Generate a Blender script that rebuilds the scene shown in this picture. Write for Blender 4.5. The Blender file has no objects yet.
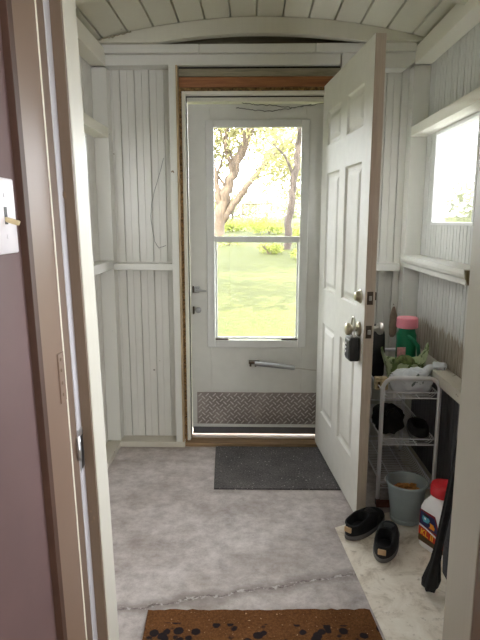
import bpy, bmesh, math, random
from mathutils import Vector, Matrix, noise as mnoise
random.seed(7)
C = bpy.context.scene.collection
PI = math.pi

# ------------------------------------------------------------------ helpers
def lin(r, g, b):
    f = lambda c: (c/255/12.92) if c/255 <= .04045 else ((c/255+.055)/1.055)**2.4
    return (f(r), f(g), f(b), 1)

class MB:
    """collects shapes in one bmesh; build() links it as one mesh object"""
    def __init__(s): s.bm = bmesh.new()
    def box(s, x0, x1, y0, y1, z0, z1, bev=0.0, M=None):
        r = bmesh.ops.create_cube(s.bm, size=1)
        vs = r['verts']
        for v in vs:
            v.co = Vector(((x0+x1)/2+v.co.x*(x1-x0), (y0+y1)/2+v.co.y*(y1-y0), (z0+z1)/2+v.co.z*(z1-z0)))
        if bev > 0:
            es = list({e for v in vs for e in v.link_edges})
            rb = bmesh.ops.bevel(s.bm, geom=es, offset=bev, segments=2, affect='EDGES', profile=.5)
            vs = [v for v in rb['verts'] if v.is_valid]
            vs = list({v for f in rb['faces'] for v in f.verts} | set(vs))
        if M:
            bmesh.ops.transform(s.bm, matrix=M, verts=vs)
        return s
    def prism(s, pts, axis, a, b):
        """closed 2-D outline pts extruded along axis from a to b; axis 'x': pts=(y,z), 'y': pts=(x,z), 'z': pts=(x,y)"""
        def P(p, t):
            return {'x': (t, p[0], p[1]), 'y': (p[0], t, p[1]), 'z': (p[0], p[1], t)}[axis]
        A = [s.bm.verts.new(P(p, a)) for p in pts]; B = [s.bm.verts.new(P(p, b)) for p in pts]
        n = len(pts)
        for i in range(n):
            s.bm.faces.new((A[i], A[(i+1) % n], B[(i+1) % n], B[i]))
        fa = s.bm.faces.new(A); fb = s.bm.faces.new(B)
        bmesh.ops.triangulate(s.bm, faces=[fa, fb])
        return s
    def tube(s, pts, r, n=8, cap=True, closed=False):
        pts = [Vector(p) for p in pts]
        rs = r if isinstance(r, (list, tuple)) else [r]*len(pts)
        m = len(pts); rings = []; prev = None
        for i, p in enumerate(pts):
            if closed: t = pts[(i+1) % m]-pts[i-1]
            elif i == 0: t = pts[1]-p
            elif i == m-1: t = p-pts[-2]
            else: t = (pts[i+1]-p).normalized()+(p-pts[i-1]).normalized()
            if t.length < 1e-9: t = Vector((0, 0, 1))
            t.normalize()
            if prev is None:
                u = t.orthogonal().normalized()
            else:
                u = prev-t*prev.dot(t)
                u = u.normalized() if u.length > 1e-6 else t.orthogonal().normalized()
            prev = u; w = t.cross(u)
            rings.append([s.bm.verts.new(p+(u*math.cos(2*PI*k/n)+w*math.sin(2*PI*k/n))*rs[i]) for k in range(n)])
        for i in range(m if closed else m-1):
            a, b = rings[i], rings[(i+1) % m]
            for k in range(n):
                s.bm.faces.new((a[k], a[(k+1) % n], b[(k+1) % n], b[k]))
        if cap and not closed:
            s.bm.faces.new(rings[0][::-1]); s.bm.faces.new(rings[-1])
        return s
    def lathe(s, prof, n=32, c=(0, 0, 0), M=None, sx=1, sy=1):
        """prof = [(r,z)...] round the z axis"""
        rings = []; new = []
        for r, z in prof:
            if r < 1e-6:
                v = s.bm.verts.new((c[0], c[1], c[2]+z)); rings.append([v]); new.append(v)
            else:
                ring = [s.bm.verts.new((c[0]+sx*r*math.cos(2*PI*k/n), c[1]+sy*r*math.sin(2*PI*k/n), c[2]+z)) for k in range(n)]
                rings.append(ring); new += ring
        for a, b in zip(rings, rings[1:]):
            for k in range(n):
                if len(a) == 1 and len(b) == 1: continue
                if len(a) == 1: s.bm.faces.new((a[0], b[k], b[(k+1) % n]))
                elif len(b) == 1: s.bm.faces.new((a[k], a[(k+1) % n], b[0]))
                else: s.bm.faces.new((a[k], a[(k+1) % n], b[(k+1) % n], b[k]))
        if M: bmesh.ops.transform(s.bm, matrix=M, verts=new)
        return s
    def loft(s, rings, closed=True, cap0=False, cap1=False):
        R = [[s.bm.verts.new(p) for p in ring] for ring in rings]
        n = len(R[0])
        for a, b in zip(R, R[1:]):
            for k in range(n if closed else n-1):
                s.bm.faces.new((a[k], a[(k+1) % n], b[(k+1) % n], b[k]))
        if cap0: s.bm.faces.new(R[0][::-1])
        if cap1: s.bm.faces.new(R[-1])
        return s
    def quad(s, a, b, c, d):
        s.bm.faces.new([s.bm.verts.new(p) for p in (a, b, c, d)]); return s
    def build(s, name, mat, parent=None, smooth=None, local=False, origin=None):
        bm = s.bm
        bmesh.ops.recalc_face_normals(bm, faces=bm.faces[:])
        if local: off = Vector((0, 0, 0))
        elif parent is not None:
            off = Vector((0, 0, 0)); p = parent
            while p is not None: off = off+p.location; p = p.parent
        elif origin is not None: off = Vector(origin)
        else:
            xs = [v.co for v in bm.verts]
            off = Vector(((min(v.x for v in xs)+max(v.x for v in xs))/2, (min(v.y for v in xs)+max(v.y for v in xs))/2, min(v.z for v in xs)))
        po = off
        if parent is None and not local: loc = off
        elif parent is not None and not local:
            xs = [v.co for v in bm.verts]
            cen = sum(xs, Vector())/max(1, len(xs)); loc = cen-off; po = cen
        else: loc = Vector((0, 0, 0))
        if not local:
            for v in bm.verts: v.co -= po
        me = bpy.data.meshes.new(name); bm.to_mesh(me); bm.free()
        if smooth is not None:
            for p in me.polygons: p.use_smooth = True
            if smooth < 180 and hasattr(me, 'set_sharp_from_angle'):
                me.set_sharp_from_angle(angle=math.radians(smooth))
        o = bpy.data.objects.new(name, me); C.objects.link(o)
        o.location = loc
        if parent is not None: o.parent = parent
        if mat is not None: me.materials.append(mat)
        return o

def tag(o, label, cat, group=None, kind=None):
    o['label'] = label; o['category'] = cat
    if group: o['group'] = group
    if kind: o['kind'] = kind
    return o
def thing(name, label, cat, loc=(0, 0, 0), rz=0, group=None, kind=None):
    o = bpy.data.objects.new(name, None); C.objects.link(o); o.empty_display_size = .05
    o.location = loc; o.rotation_euler = (0, 0, rz)
    return tag(o, label, cat, group, kind)
def struct(name, mb, mat, label, cat, smooth=None):
    return tag(mb.build(name, mat, smooth=smooth), label, cat, kind='structure')

# ------------------------------------------------------------------ materials
def new_mat(name):
    m = bpy.data.materials.new(name); m.use_nodes = True
    nt = m.node_tree; b = nt.nodes['Principled BSDF']
    return m, nt, b
def N(nt, t, **kw):
    n = nt.nodes.new(t)
    for k, v in kw.items():
        if k.startswith('i_'):
            key = k[2:]; key = int(key) if key.isdigit() else key.replace('_', ' ')
            n.inputs[key].default_value = v
        else: setattr(n, k, v)
    return n
def ramp(nt, fac, stops):
    r = nt.nodes.new('ShaderNodeValToRGB'); e = r.color_ramp.elements
    while len(e) < len(stops): e.new(.5)
    for k, (p, c) in enumerate(stops):
        e[k].position = p; e[k].color = c if len(c) == 4 else (*c, 1)
    nt.links.new(fac, r.inputs[0]); return r.outputs[0]
def mix(nt, fac, a, b, mode='MIX'):
    n = nt.nodes.new('ShaderNodeMix'); n.data_type = 'RGBA'; n.blend_type = mode
    for sock, v in ((n.inputs[0], fac), (n.inputs[6], a), (n.inputs[7], b)):
        if hasattr(v, 'links'): nt.links.new(v, sock)
        else: sock.default_value = v
    return n.outputs[2]
def math_(nt, op, a, b=None, c=None):
    n = nt.nodes.new('ShaderNodeMath'); n.operation = op
    for i, v in enumerate((a, b, c)):
        if v is None: continue
        if hasattr(v, 'links'): nt.links.new(v, n.inputs[i])
        else: n.inputs[i].default_value = v
    return n.outputs[0]
def wpos(nt): return nt.nodes.new('ShaderNodeNewGeometry').outputs['Position']
def noise(nt, vec, scale, detail=4, rough=.55, dist=0):
    n = N(nt, 'ShaderNodeTexNoise', i_Scale=scale, i_Detail=detail, i_Roughness=rough, i_Distortion=dist)
    nt.links.new(vec, n.inputs['Vector']); return n.outputs['Fac']
def scaled(nt, vec, sc):
    n = N(nt, 'ShaderNodeMapping'); n.inputs['Scale'].default_value = sc
    nt.links.new(vec, n.inputs['Vector']); return n.outputs['Vector']
def bump(nt, b, h, strength=.3, dist=.005):
    n = N(nt, 'ShaderNodeBump', i_Strength=strength, i_Distance=dist)
    nt.links.new(h, n.inputs['Height']); nt.links.new(n.outputs['Normal'], b.inputs['Normal'])

def plain(name, col, rough=.5, metal=0, var=.12, nscale=18, spec=.5, trans=0, bmp=0):
    m, nt, b = new_mat(name)
    tc = nt.nodes.new('ShaderNodeTexCoord').outputs['Object']
    f = noise(nt, tc, nscale)
    dark = tuple(c*(1-var) for c in col[:3])+(1,); lite = tuple(min(1, c*(1+var)) for c in col[:3])+(1,)
    nt.links.new(ramp(nt, f, [(.3, dark), (.7, lite)]), b.inputs['Base Color'])
    b.inputs['Roughness'].default_value = rough; b.inputs['Metallic'].default_value = metal
    b.inputs['Specular IOR Level'].default_value = spec
    if trans: b.inputs['Transmission Weight'].default_value = trans
    if bmp: bump(nt, b, f, bmp, .004)
    return m

def old_paint(name, col, under=lin(120, 100, 80), grime=.18, chips=.69, rough=.45, peel_z=None):
    """old painted wood: faint streaks along the grain, dirt specks, chips; peel_z = height below which the paint has come off"""
    m, nt, b = new_mat(name)
    p = wpos(nt)
    big = noise(nt, scaled(nt, p, (1, 1, .5)), 4, 5, .6)
    streak = noise(nt, scaled(nt, p, (14, 14, 1)), 5, 4, .6)
    c1 = mix(nt, math_(nt, 'MULTIPLY', big, grime), col, tuple(c*.62 for c in col[:3])+(1,))
    c2 = mix(nt, math_(nt, 'MULTIPLY', streak, grime), c1, tuple(c*.7 for c in col[:3])+(1,))
    ch = noise(nt, p, 26, 3, .5)
    chm = ramp(nt, ch, [(chips+.09, (0, 0, 0)), (chips+.105, (1, 1, 1))])
    c3 = mix(nt, chm, c2, under)
    vo = N(nt, 'ShaderNodeTexVoronoi', i_Scale=5.5); nt.links.new(p, vo.inputs['Vector'])
    sp = ramp(nt, vo.outputs['Distance'], [(.024, (1, 1, 1)), (.036, (0, 0, 0))])
    c4 = mix(nt, math_(nt, 'MULTIPLY', sp, .75), c3, lin(70, 60, 50))
    if peel_z is not None:
        sx = N(nt, 'ShaderNodeSeparateXYZ'); nt.links.new(p, sx.inputs[0])
        n1 = noise(nt, scaled(nt, p, (9, 9, 1.2)), 4, 5, .7)
        edge = math_(nt, 'ADD', sx.outputs['Z'], math_(nt, 'MULTIPLY', n1, -.22))
        k = ramp(nt, math_(nt, 'SUBTRACT', edge, peel_z-.11), [(0.0, (1, 1, 1)), (.02, (0, 0, 0))])
        wood = ramp(nt, noise(nt, scaled(nt, p, (30, 30, 2)), 4, 4, .6), [(.3, lin(112, 102, 90)), (.7, lin(180, 170, 154))])
        c4 = mix(nt, k, c4, wood)
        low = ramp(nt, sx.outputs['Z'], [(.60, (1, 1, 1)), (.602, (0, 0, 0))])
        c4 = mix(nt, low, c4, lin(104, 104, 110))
    nt.links.new(c4, b.inputs['Base Color']); b.inputs['Roughness'].default_value = rough
    b.inputs['Specular IOR Level'].default_value = .35
    bump(nt, b, math_(nt, 'ADD', streak, math_(nt, 'MULTIPLY', ch, .6)), .12, .004)
    return m

def wood(name, a, c, axis='x', rough=.6, scale=6):
    m, nt, b = new_mat(name); p = wpos(nt)
    sc = {'x': (1, 14, 14), 'y': (14, 1, 14), 'z': (14, 14, 1)}[axis]
    f = noise(nt, scaled(nt, p, sc), scale, 6, .6, .6)
    nt.links.new(ramp(nt, f, [(.3, a), (.7, c)]), b.inputs['Base Color']); b.inputs['Roughness'].default_value = rough
    bump(nt, b, f, .2, .003); return m

def concrete():
    m, nt, b = new_mat('concrete'); p = wpos(nt)
    n1 = noise(nt, p, 2.2, 6, .62, .4); n2 = noise(nt, p, 15, 8, .78); n3 = noise(nt, p, 60, 3, .6)
    base = ramp(nt, n1, [(.3, lin(156, 146, 142)), (.5, lin(186, 176, 173)), (.7, lin(210, 202, 200))])
    base = mix(nt, .55, base, ramp(nt, n2, [(.32, lin(116, 107, 103)), (.68, lin(224, 216, 214))]))
    base = mix(nt, ramp(nt, n3, [(.66, (0, 0, 0)), (.74, (.5, .5, .5))]), base, lin(96, 88, 84))
    # brown dirt drifts
    n4 = noise(nt, scaled(nt, p, (1.2, 1.5, 1)), 2.6, 6, .68)
    base = mix(nt, ramp(nt, n4, [(.46, (0, 0, 0)), (.72, (.55, .55, .55))]), base, lin(126, 110, 100))
    # the crack across the slab, with pale flaking edges
    sx = N(nt, 'ShaderNodeSeparateXYZ'); nt.links.new(p, sx.inputs[0])
    line = math_(nt, 'ADD', math_(nt, 'MULTIPLY', sx.outputs['X'], .25), 1.812)
    wob = math_(nt, 'MULTIPLY', math_(nt, 'SUBTRACT', noise(nt, p, 6, 5, .7), .5), .12)
    d = math_(nt, 'ABSOLUTE', math_(nt, 'SUBTRACT', sx.outputs['Y'], math_(nt, 'ADD', line, wob)))
    brk = noise(nt, p, 45, 3, .6)
    halo = math_(nt, 'MULTIPLY', ramp(nt, d, [(.004, (1, 1, 1)), (.05, (0, 0, 0))]), .75)
    base = mix(nt, halo, base, lin(122, 110, 106))
    fl = math_(nt, 'MULTIPLY', ramp(nt, d, [(.004, (1, 1, 1)), (.012, (0, 0, 0))]), ramp(nt, brk, [(.50, (0, 0, 0)), (.60, (.6, .6, .6))]))
    base = mix(nt, fl, base, lin(222, 218, 214))
    ck = math_(nt, 'MULTIPLY', ramp(nt, d, [(.0018, (1, 1, 1)), (.004, (0, 0, 0))]), ramp(nt, brk, [(.35, (1, 1, 1)), (.6, (.3, .3, .3))]))
    base = mix(nt, ck, base, lin(84, 74, 70))
    nt.links.new(base, b.inputs['Base Color'])
    b.inputs['Roughness'].default_value = .55; b.inputs['Specular IOR Level'].default_value = .4
    bump(nt, b, math_(nt, 'SUBTRACT', n2, math_(nt, 'MULTIPLY', ck, .8)), .18, .006)
    return m

def glass_mat(name='window_glass'):
    m = bpy.data.materials.new(name); m.use_nodes = True; nt = m.node_tree
    nt.nodes.remove(nt.nodes['Principled BSDF'])
    out = nt.nodes['Material Output']
    tr = N(nt, 'ShaderNodeBsdfTransparent'); tr.inputs[0].default_value = (.97, .98, .97, 1)
    gl = N(nt, 'ShaderNodeBsdfGlossy', i_Roughness=.02)
    fr = N(nt, 'ShaderNodeFresnel', i_IOR=1.45)
    mx = N(nt, 'ShaderNodeMixShader')
    nt.links.new(math_(nt, 'MULTIPLY', fr.outputs[0], .7), mx.inputs[0])
    nt.links.new(tr.outputs[0], mx.inputs[1]); nt.links.new(gl.outputs[0], mx.inputs[2]); nt.links.new(mx.outputs[0], out.inputs[0])
    return m

def leaf_mat(name, a, c):
    m = bpy.data.materials.new(name); m.use_nodes = True; nt = m.node_tree
    nt.nodes.remove(nt.nodes['Principled BSDF']); out = nt.nodes['Material Output']
    f = noise(nt, wpos(nt), 1.7, 4, .6)
    col = ramp(nt, f, [(.35, a), (.65, c)])
    d = N(nt, 'ShaderNodeBsdfDiffuse'); t = N(nt, 'ShaderNodeBsdfTranslucent'); mx = N(nt, 'ShaderNodeMixShader', i_Fac=.45)
    for n in (d, t): nt.links.new(col, n.inputs[0])
    nt.links.new(d.outputs[0], mx.inputs[1]); nt.links.new(t.outputs[0], mx.inputs[2]); nt.links.new(mx.outputs[0], out.inputs[0])
    return m

def grass_mat():
    m, nt, b = new_mat('lawn_grass'); p = wpos(nt)
    f1 = noise(nt, p, .7, 5, .6); f2 = noise(nt, p, 14, 4, .7)
    c = ramp(nt, f1, [(.35, lin(36, 42, 14)), (.65, lin(52, 54, 22))])
    c = mix(nt, .5, c, ramp(nt, f2, [(.3, lin(29, 37, 11)), (.7, lin(72, 72, 36))]))
    nt.links.new(c, b.inputs['Base Color']); b.inputs['Roughness'].default_value = .9; b.inputs['Specular IOR Level'].default_value = .1
    bump(nt, b, f2, .6, .05); return m

M = {}
WHITE = lin(216, 215, 208)
M['paint'] = old_paint('old_white_paint', WHITE)
M['paint_board'] = old_paint('beadboard_paint', lin(217, 215, 208), grime=.3)
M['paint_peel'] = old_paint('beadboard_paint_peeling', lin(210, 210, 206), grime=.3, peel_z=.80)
M['paint_ceiling'] = old_paint('ceiling_paint', lin(212, 209, 194), grime=.28)
M['cream_jamb'] = old_paint('doorway_jamb_paint', lin(198, 195, 184), grime=.15, chips=.72)
M['cream'] = old_paint('cream_jamb_paint', lin(226, 223, 210), grime=.12, chips=.72)
M['cream_worn'] = old_paint('worn_ledge_paint', lin(210, 204, 190), under=lin(120, 100, 76), grime=.45, chips=.60)
M['door_white'] = plain('door_white_enamel', lin(226, 225, 220), .6, var=.03, spec=.2)
M['door_edge'] = wood('door_edge_primer', lin(176, 162, 146), lin(196, 184, 168), 'z', .6)
M['storm'] = plain('storm_door_aluminium', lin(214, 214, 209), .5, var=.03, spec=.3)
M['storm_insert'] = plain('insert_frame_white', lin(216, 217, 215), .4, var=.03)
M['mauve'] = plain('mauve_wall_paint', lin(104, 82, 81), .6, var=.08, nscale=5, bmp=.05)
M['pink'] = plain('pinkish_trim_paint', lin(120, 99, 85), .4, var=.05, nscale=6)
M['pink_shade'] = plain('taupe_pink_trim_paint', lin(108, 90, 77), .4, var=.06, nscale=6)
M['brown_edge'] = plain('dark_brown_edge_paint', lin(70, 46, 34), .6, var=.12)
M['taupe'] = old_paint('taupe_stop_paint', lin(112, 95, 80), grime=.25, chips=.6)
M['white_worn'] = old_paint('worn_white_strip', lin(186, 184, 190), under=lin(130, 112, 96), grime=.2, chips=.58)
M['bare_wood'] = wood('bare_brown_wood', lin(120, 74, 44), lin(168, 112, 70), 'x')
M['grey_wood'] = wood('greyed_wood', lin(120, 112, 92), lin(156, 148, 126), 'x')
M['end_wood'] = wood('weathered_end_wood', lin(96, 88, 62), lin(136, 124, 92), 'z')
M['stud_wood'] = wood('stud_edge_wood', lin(150, 122, 88), lin(196, 176, 144), 'z')
M['sill_wood'] = wood('threshold_wood', lin(112, 88, 62), lin(160, 132, 98), 'x')
M['foam'] = plain('old_gap_filler', lin(132, 104, 66), .9, var=.75, nscale=60, bmp=.6)
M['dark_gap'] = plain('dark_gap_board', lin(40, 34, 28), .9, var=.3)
M['concrete'] = concrete()
M['glass'] = glass_mat()
M['steel'] = plain('brushed_steel', lin(190, 186, 178), .28, 1, .06)
M['brass'] = plain('tarnished_brass', lin(180, 172, 152), .28, 1, .1)
M['dark_metal'] = plain('dark_worn_metal', lin(92, 82, 72), .4, 1, .2)
M['alu'] = plain('dull_aluminium', lin(176, 178, 180), .38, .8, .06)
M['black'] = plain('black_plastic', lin(26, 26, 28), .42, var=.2)
M['black_cloth'] = plain('black_cloth', lin(24, 24, 26), .9, var=.4, nscale=40, bmp=.4)
M['charcoal_cloth'] = plain('charcoal_cloth', lin(58, 58, 62), .9, var=.5, nscale=120, bmp=.4)
M['rubber_grey'] = plain('grey_rubber', lin(88, 88, 92), .6)
M['sole_grey'] = plain('sole_grey', lin(108, 106, 106), .7)
M['tan'] = plain('tan_leather', lin(196, 164, 128), .7)
M['rag'] = plain('dusty_tan_cloth', lin(140, 122, 106), .9, var=.2, nscale=30)
M['wire_white'] = plain('white_coated_wire', lin(226, 226, 230), .4, var=.03)
M['bucket'] = plain('blue_grey_plastic', lin(152, 164, 168), .45, var=.05)
M['scrap'] = plain('brown_orange_scraps', lin(176, 120, 66), .9, var=.5, nscale=60, bmp=.5)
M['green_plastic'] = plain('green_bottle_plastic', lin(20, 122, 84), .35, var=.08)
M['pink_plastic'] = plain('pink_cap_plastic', lin(246, 150, 166), .4, var=.04)
M['white_plastic'] = plain('white_plastic', lin(238, 238, 240), .4, var=.02)
M['red_plastic'] = plain('red_lid_plastic', lin(196, 32, 44), .35, var=.05)
M['label_pink'] = plain('pink_label', lin(226, 170, 170), .5, var=.25, nscale=70)
M['lab_maroon'] = plain('label_maroon', lin(132, 32, 38), .45, var=.05)
M['lab_red'] = plain('label_red', lin(206, 60, 30), .45, var=.15, nscale=30)
M['lab_brown'] = plain('label_brown', lin(84, 66, 40), .45)
M['lab_navy'] = plain('label_navy', lin(40, 40, 84), .45)
M['lab_teal'] = plain('label_teal', lin(92, 172, 190), .45, var=.15, nscale=60)
M['lab_orange'] = plain('label_orange', lin(240, 150, 40), .45)
M['lab_yellow'] = plain('label_yellow', lin(250, 196, 60), .45)
M['tan_box'] = plain('speckled_tan_card', lin(206, 186, 148), .8, var=.45, nscale=45)
M['wire_dark'] = plain('thin_grey_wire', lin(104, 106, 100), .5)
M['red_wood'] = plain('reddish_board', lin(112, 62, 52), .7, var=.2)
M['switch'] = plain('ivory_switch_plastic', lin(222, 218, 224), .4, var=.03)
M['switch_tog'] = plain('yellowed_toggle', lin(206, 190, 150), .4)
M['leafy'] = plain('mottled_green_contents', lin(104, 116, 70), .7, var=.7, nscale=40)
M['bark'] = None

def bag_mat(name, base, print_col, amt, scale):
    m, nt, b = new_mat(name)
    tc = nt.nodes.new('ShaderNodeTexCoord').outputs['Object']
    f = noise(nt, tc, scale, 3, .5, 1.0)
    nt.links.new(mix(nt, ramp(nt, f, [(amt, (0, 0, 0)), (amt+.03, (1, 1, 1))]), base, print_col), b.inputs['Base Color'])
    b.inputs['Roughness'].default_value = .35; b.inputs['Transmission Weight'].default_value = .08
    return m
M['green_bag'] = bag_mat('green_printed_bag', lin(190, 204, 160), lin(98, 122, 66), .50, 28)
M['white_bag'] = bag_mat('white_thin_bag', lin(226, 230, 236), lin(112, 126, 124), .60, 16)
def bark_mat(name='bark', a=lin(44, 36, 28), c=lin(76, 62, 46)):
    m, nt, b = new_mat(name); p = wpos(nt)
    f = noise(nt, scaled(nt, p, (6, 6, 1.3)), 2.4, 6, .7)
    nt.links.new(ramp(nt, f, [(.35, a), (.65, c)]), b.inputs['Base Color'])
    b.inputs['Roughness'].default_value = .9; bump(nt, b, f, .6, .03); return m
M['bark'] = bark_mat(); M['bark_slim'] = bark_mat('bark_slim_darkened', lin(42, 35, 29), lin(66, 56, 48))  # whole slim trunk coloured darker to offset direct sun
M['leaf'] = leaf_mat('leaf_green', lin(60, 72, 30), lin(86, 94, 46))
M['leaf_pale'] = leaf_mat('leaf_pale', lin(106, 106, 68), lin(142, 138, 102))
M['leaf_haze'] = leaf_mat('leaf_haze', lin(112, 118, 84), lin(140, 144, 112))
M['leaf_shrub'] = leaf_mat('leaf_shrub', lin(98, 108, 48), lin(136, 138, 78))
M['grass'] = grass_mat()

def carpet(name, cols, sc, spots=None):
    m, nt, b = new_mat(name); p = wpos(nt)
    f = noise(nt, p, sc, 3, .8); g = noise(nt, p, 6, 4, .6)
    c = mix(nt, .3, ramp(nt, f, [(.3, cols[0]), (.7, cols[1])]), ramp(nt, g, [(.3, cols[0]), (.7, cols[1])]))
    fl = ramp(nt, noise(nt, p, 95, 2, .5), [(.68, (0, 0, 0)), (.72, (1, 1, 1))])
    c = mix(nt, math_(nt, 'MULTIPLY', fl, .8), c, cols[2])
    if spots: c = spots(nt, p, c)
    nt.links.new(c, b.inputs['Base Color']); b.inputs['Roughness'].default_value = 1; b.inputs['Specular IOR Level'].default_value = .1
    bump(nt, b, f, .8, .006); return m
M['mat_grey'] = carpet('charcoal_mat', (lin(54, 52, 53), lin(120, 116, 116), lin(206, 202, 198)), 110)
def paw(nt, p, c):
    # printed motif row: dark leaf shaped spots
    v = N(nt, 'ShaderNodeTexVoronoi', i_Scale=26, i_Randomness=.8); nt.links.new(scaled(nt, p, (1, 1, 0)), v.inputs['Vector'])
    d = ramp(nt, math_(nt, 'ADD', v.outputs['Distance'], math_(nt, 'MULTIPLY', noise(nt, p, 60, 3, .6), .25)), [(.52, (1, 1, 1)), (.60, (0, 0, 0))])
    sx = N(nt, 'ShaderNodeSeparateXYZ'); nt.links.new(p, sx.inputs[0])
    band = math_(nt, 'LESS_THAN', math_(nt, 'ABSOLUTE', math_(nt, 'SUBTRACT', sx.outputs['Y'], 1.575)), .055)
    band2 = math_(nt, 'LESS_THAN', math_(nt, 'ABSOLUTE', math_(nt, 'SUBTRACT', sx.outputs['Y'], 1.32)), .055)
    return mix(nt, math_(nt, 'MULTIPLY', d, math_(nt, 'MAXIMUM', band, band2)), c, lin(40, 34, 36))
M['mat_brown'] = carpet('brown_mat', (lin(72, 46, 26), lin(128, 86, 52), lin(190, 156, 116)), 130, paw)
def lino():
    m, nt, b = new_mat('beige_vinyl'); p = wpos(nt)
    f = noise(nt, p, 9, 6, .7, .8); g = noise(nt, p, 38, 4, .7)
    c = ramp(nt, f, [(.32, lin(190, 175, 156)), (.5, lin(232, 222, 208)), (.7, lin(246, 239, 228))])
    c = mix(nt, ramp(nt, g, [(.58, (0, 0, 0)), (.72, (.6, .6, .6))]), c, lin(150, 132, 112))
    nt.links.new(c, b.inputs['Base Color']); b.inputs['Roughness'].default_value = .45; bump(nt, b, g, .1, .003); return m
M['lino'] = lino()
def diamond_plate():
    m, nt, b = new_mat('diamond_plate'); p = wpos(nt)
    b.inputs['Metallic'].default_value = .6; b.inputs['Roughness'].default_value = .38
    nt.links.new(ramp(nt, noise(nt, p, 8), [(.3, lin(138, 130, 126)), (.7, lin(172, 164, 160))]), b.inputs['Base Color'])
    return m
M['plate'] = diamond_plate()
M['plate_bar'] = plain('brightened_raised_bars', lin(206, 202, 198), .34, .6, .04)  # bars coloured lighter than the plate to imitate their glints

# ------------------------------------------------------------------ measurements (metres; camera eye at x=0,y=0)
H = 1.35
LX, RX = -.87, .95            # beadboard faces of the side walls
BY = 3.20                     # beadboard face of the far wall
FY = 3.11                     # faces of rails, posts, beam on the far wall
HY0, HY1 = .86, 1.13          # house wall with the inner doorway
def arc(x, top): return top-(x-.04)**2/6.9

def groove_profile(u0, u1, pitch, gd=.012, gw=.007, phase=0., bead=True):
    """points (u, depth) of a tongue-and-groove board face with a shallow bead between the joints"""
    pts = [(u0, 0)]
    k = math.ceil((u0-phase)/pitch*2)
    while True:
        u = phase+k*pitch/2
        if u > u1-gw: break
        if u > u0+gw and (bead or k % 2 == 0):
            d, w = (gd, gw) if k % 2 == 0 else (gd*.25, gw*.6)
            pts += [(u-w/2, 0), (u-w*.25, d), (u+w*.25, d), (u+w/2, 0)]
        k += 1
    pts.append((u1, 0)); return pts
def beadboard(mb, facing, face, u0, u1, z0, z1, pitch=.082, thick=.025):
    """vertical boards; facing '-y' (far wall), '+x' (left wall), '-x' (right wall), '+y'"""
    prof = groove_profile(u0, u1, pitch)
    if facing == '-y': outl = [(u, face+d) for u, d in prof]+[(u1, face+thick), (u0, face+thick)]
    if facing == '+y': outl = [(u, face-d) for u, d in prof]+[(u1, face-thick), (u0, face-thick)]
    if facing == '+x': outl = [(face-d, u) for u, d in prof]+[(face-thick, u1), (face-thick, u0)]
    if facing == '-x': outl = [(face+d, u) for u, d in prof]+[(face+thick, u1), (face+thick, u0)]
    mb.prism(outl, 'z', z0, z1)

# ------------------------------------------------------------------ the shell of the porch
struct('floor', MB().box(-.94, 1.02, HY1-.02, 3.30, -.12, 0), M['concrete'], 'worn grey concrete porch floor with a crack across it', 'floor')

w = MB()
beadboard(w, '-y', BY, LX-.02, -.405, 0, 2.30)
beadboard(w, '-y', BY, .475, RX+.02, 0, 2.30)
beadboard(w, '-y', BY, -.405, .475, 2.17, 2.30)
struct('wall_back', w, M['paint_board'], 'white beadboard wall on both sides of the storm door', 'wall')
g = MB()
outl = [(-.90, 2.30)]+[(.98, 2.30)]+[(x, arc(x, 2.425)) for x in [.98-i*.094 for i in range(21)]]
g.prism(outl, 'y', 3.205, 3.235)
struct('wall_gable', g, M['grey_wood'], 'dim boards in the gable gap above the beam', 'wall')

WIN_R = ((1.24, 2.05, 1.12, 1.79), (2.375, 2.935, 1.33, 1.795))  # first opening is an unseen window added for more daylight
WIN_L = ((1.50, 1.86, 1.42, 1.72), WIN_R[1])  # first opening here is likewise unseen, added for light
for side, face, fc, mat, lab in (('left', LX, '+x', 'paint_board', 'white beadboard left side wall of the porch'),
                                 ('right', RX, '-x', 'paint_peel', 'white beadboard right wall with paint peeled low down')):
    w = MB(); WIN = WIN_R if side == 'right' else WIN_L
    cuts = [HY1]+[v for a in WIN for v in (a[0], a[1])]+[3.225]
    for i in range(len(cuts)-1):
        a, b = cuts[i], cuts[i+1]
        if i % 2 == 0: beadboard(w, fc, face, a, b, 0, 2.30)
        else:
            z0, z1 = WIN[i//2][2:]
            beadboard(w, fc, face, a, b, 0, z0); beadboard(w, fc, face, a, b, z1, 2.30)
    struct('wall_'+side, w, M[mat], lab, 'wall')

# vaulted board ceiling (boards run towards the viewer)
c = MB()
prof = groove_profile(-.92, 1.0, .135, gd=.022, gw=.010, phase=.02, bead=False)
under = [];
for u, d in prof: under.append((u, arc(u, 2.395)+d))
# resample so the flat boards follow the curve
outl = under+[(1.0, arc(1.0, 2.405)+.06)]+[(x, arc(x, 2.465)) for x in [.9, .7, .5, .3, .1, -.1, -.3, -.5, -.7]]+[(-.92, arc(-.92, 2.405)+.06)]
c.prism(outl, 'y', HY1-.02, 3.24)
struct('ceiling', c, M['paint_ceiling'], 'white vaulted board ceiling of the porch', 'ceiling')

tn = [0]
def trim(mb, mat, label, cat='trim', smooth=None):
    tn[0] += 1
    return struct('trim_%d' % tn[0], mb, M[mat], label, cat, smooth)

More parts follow.
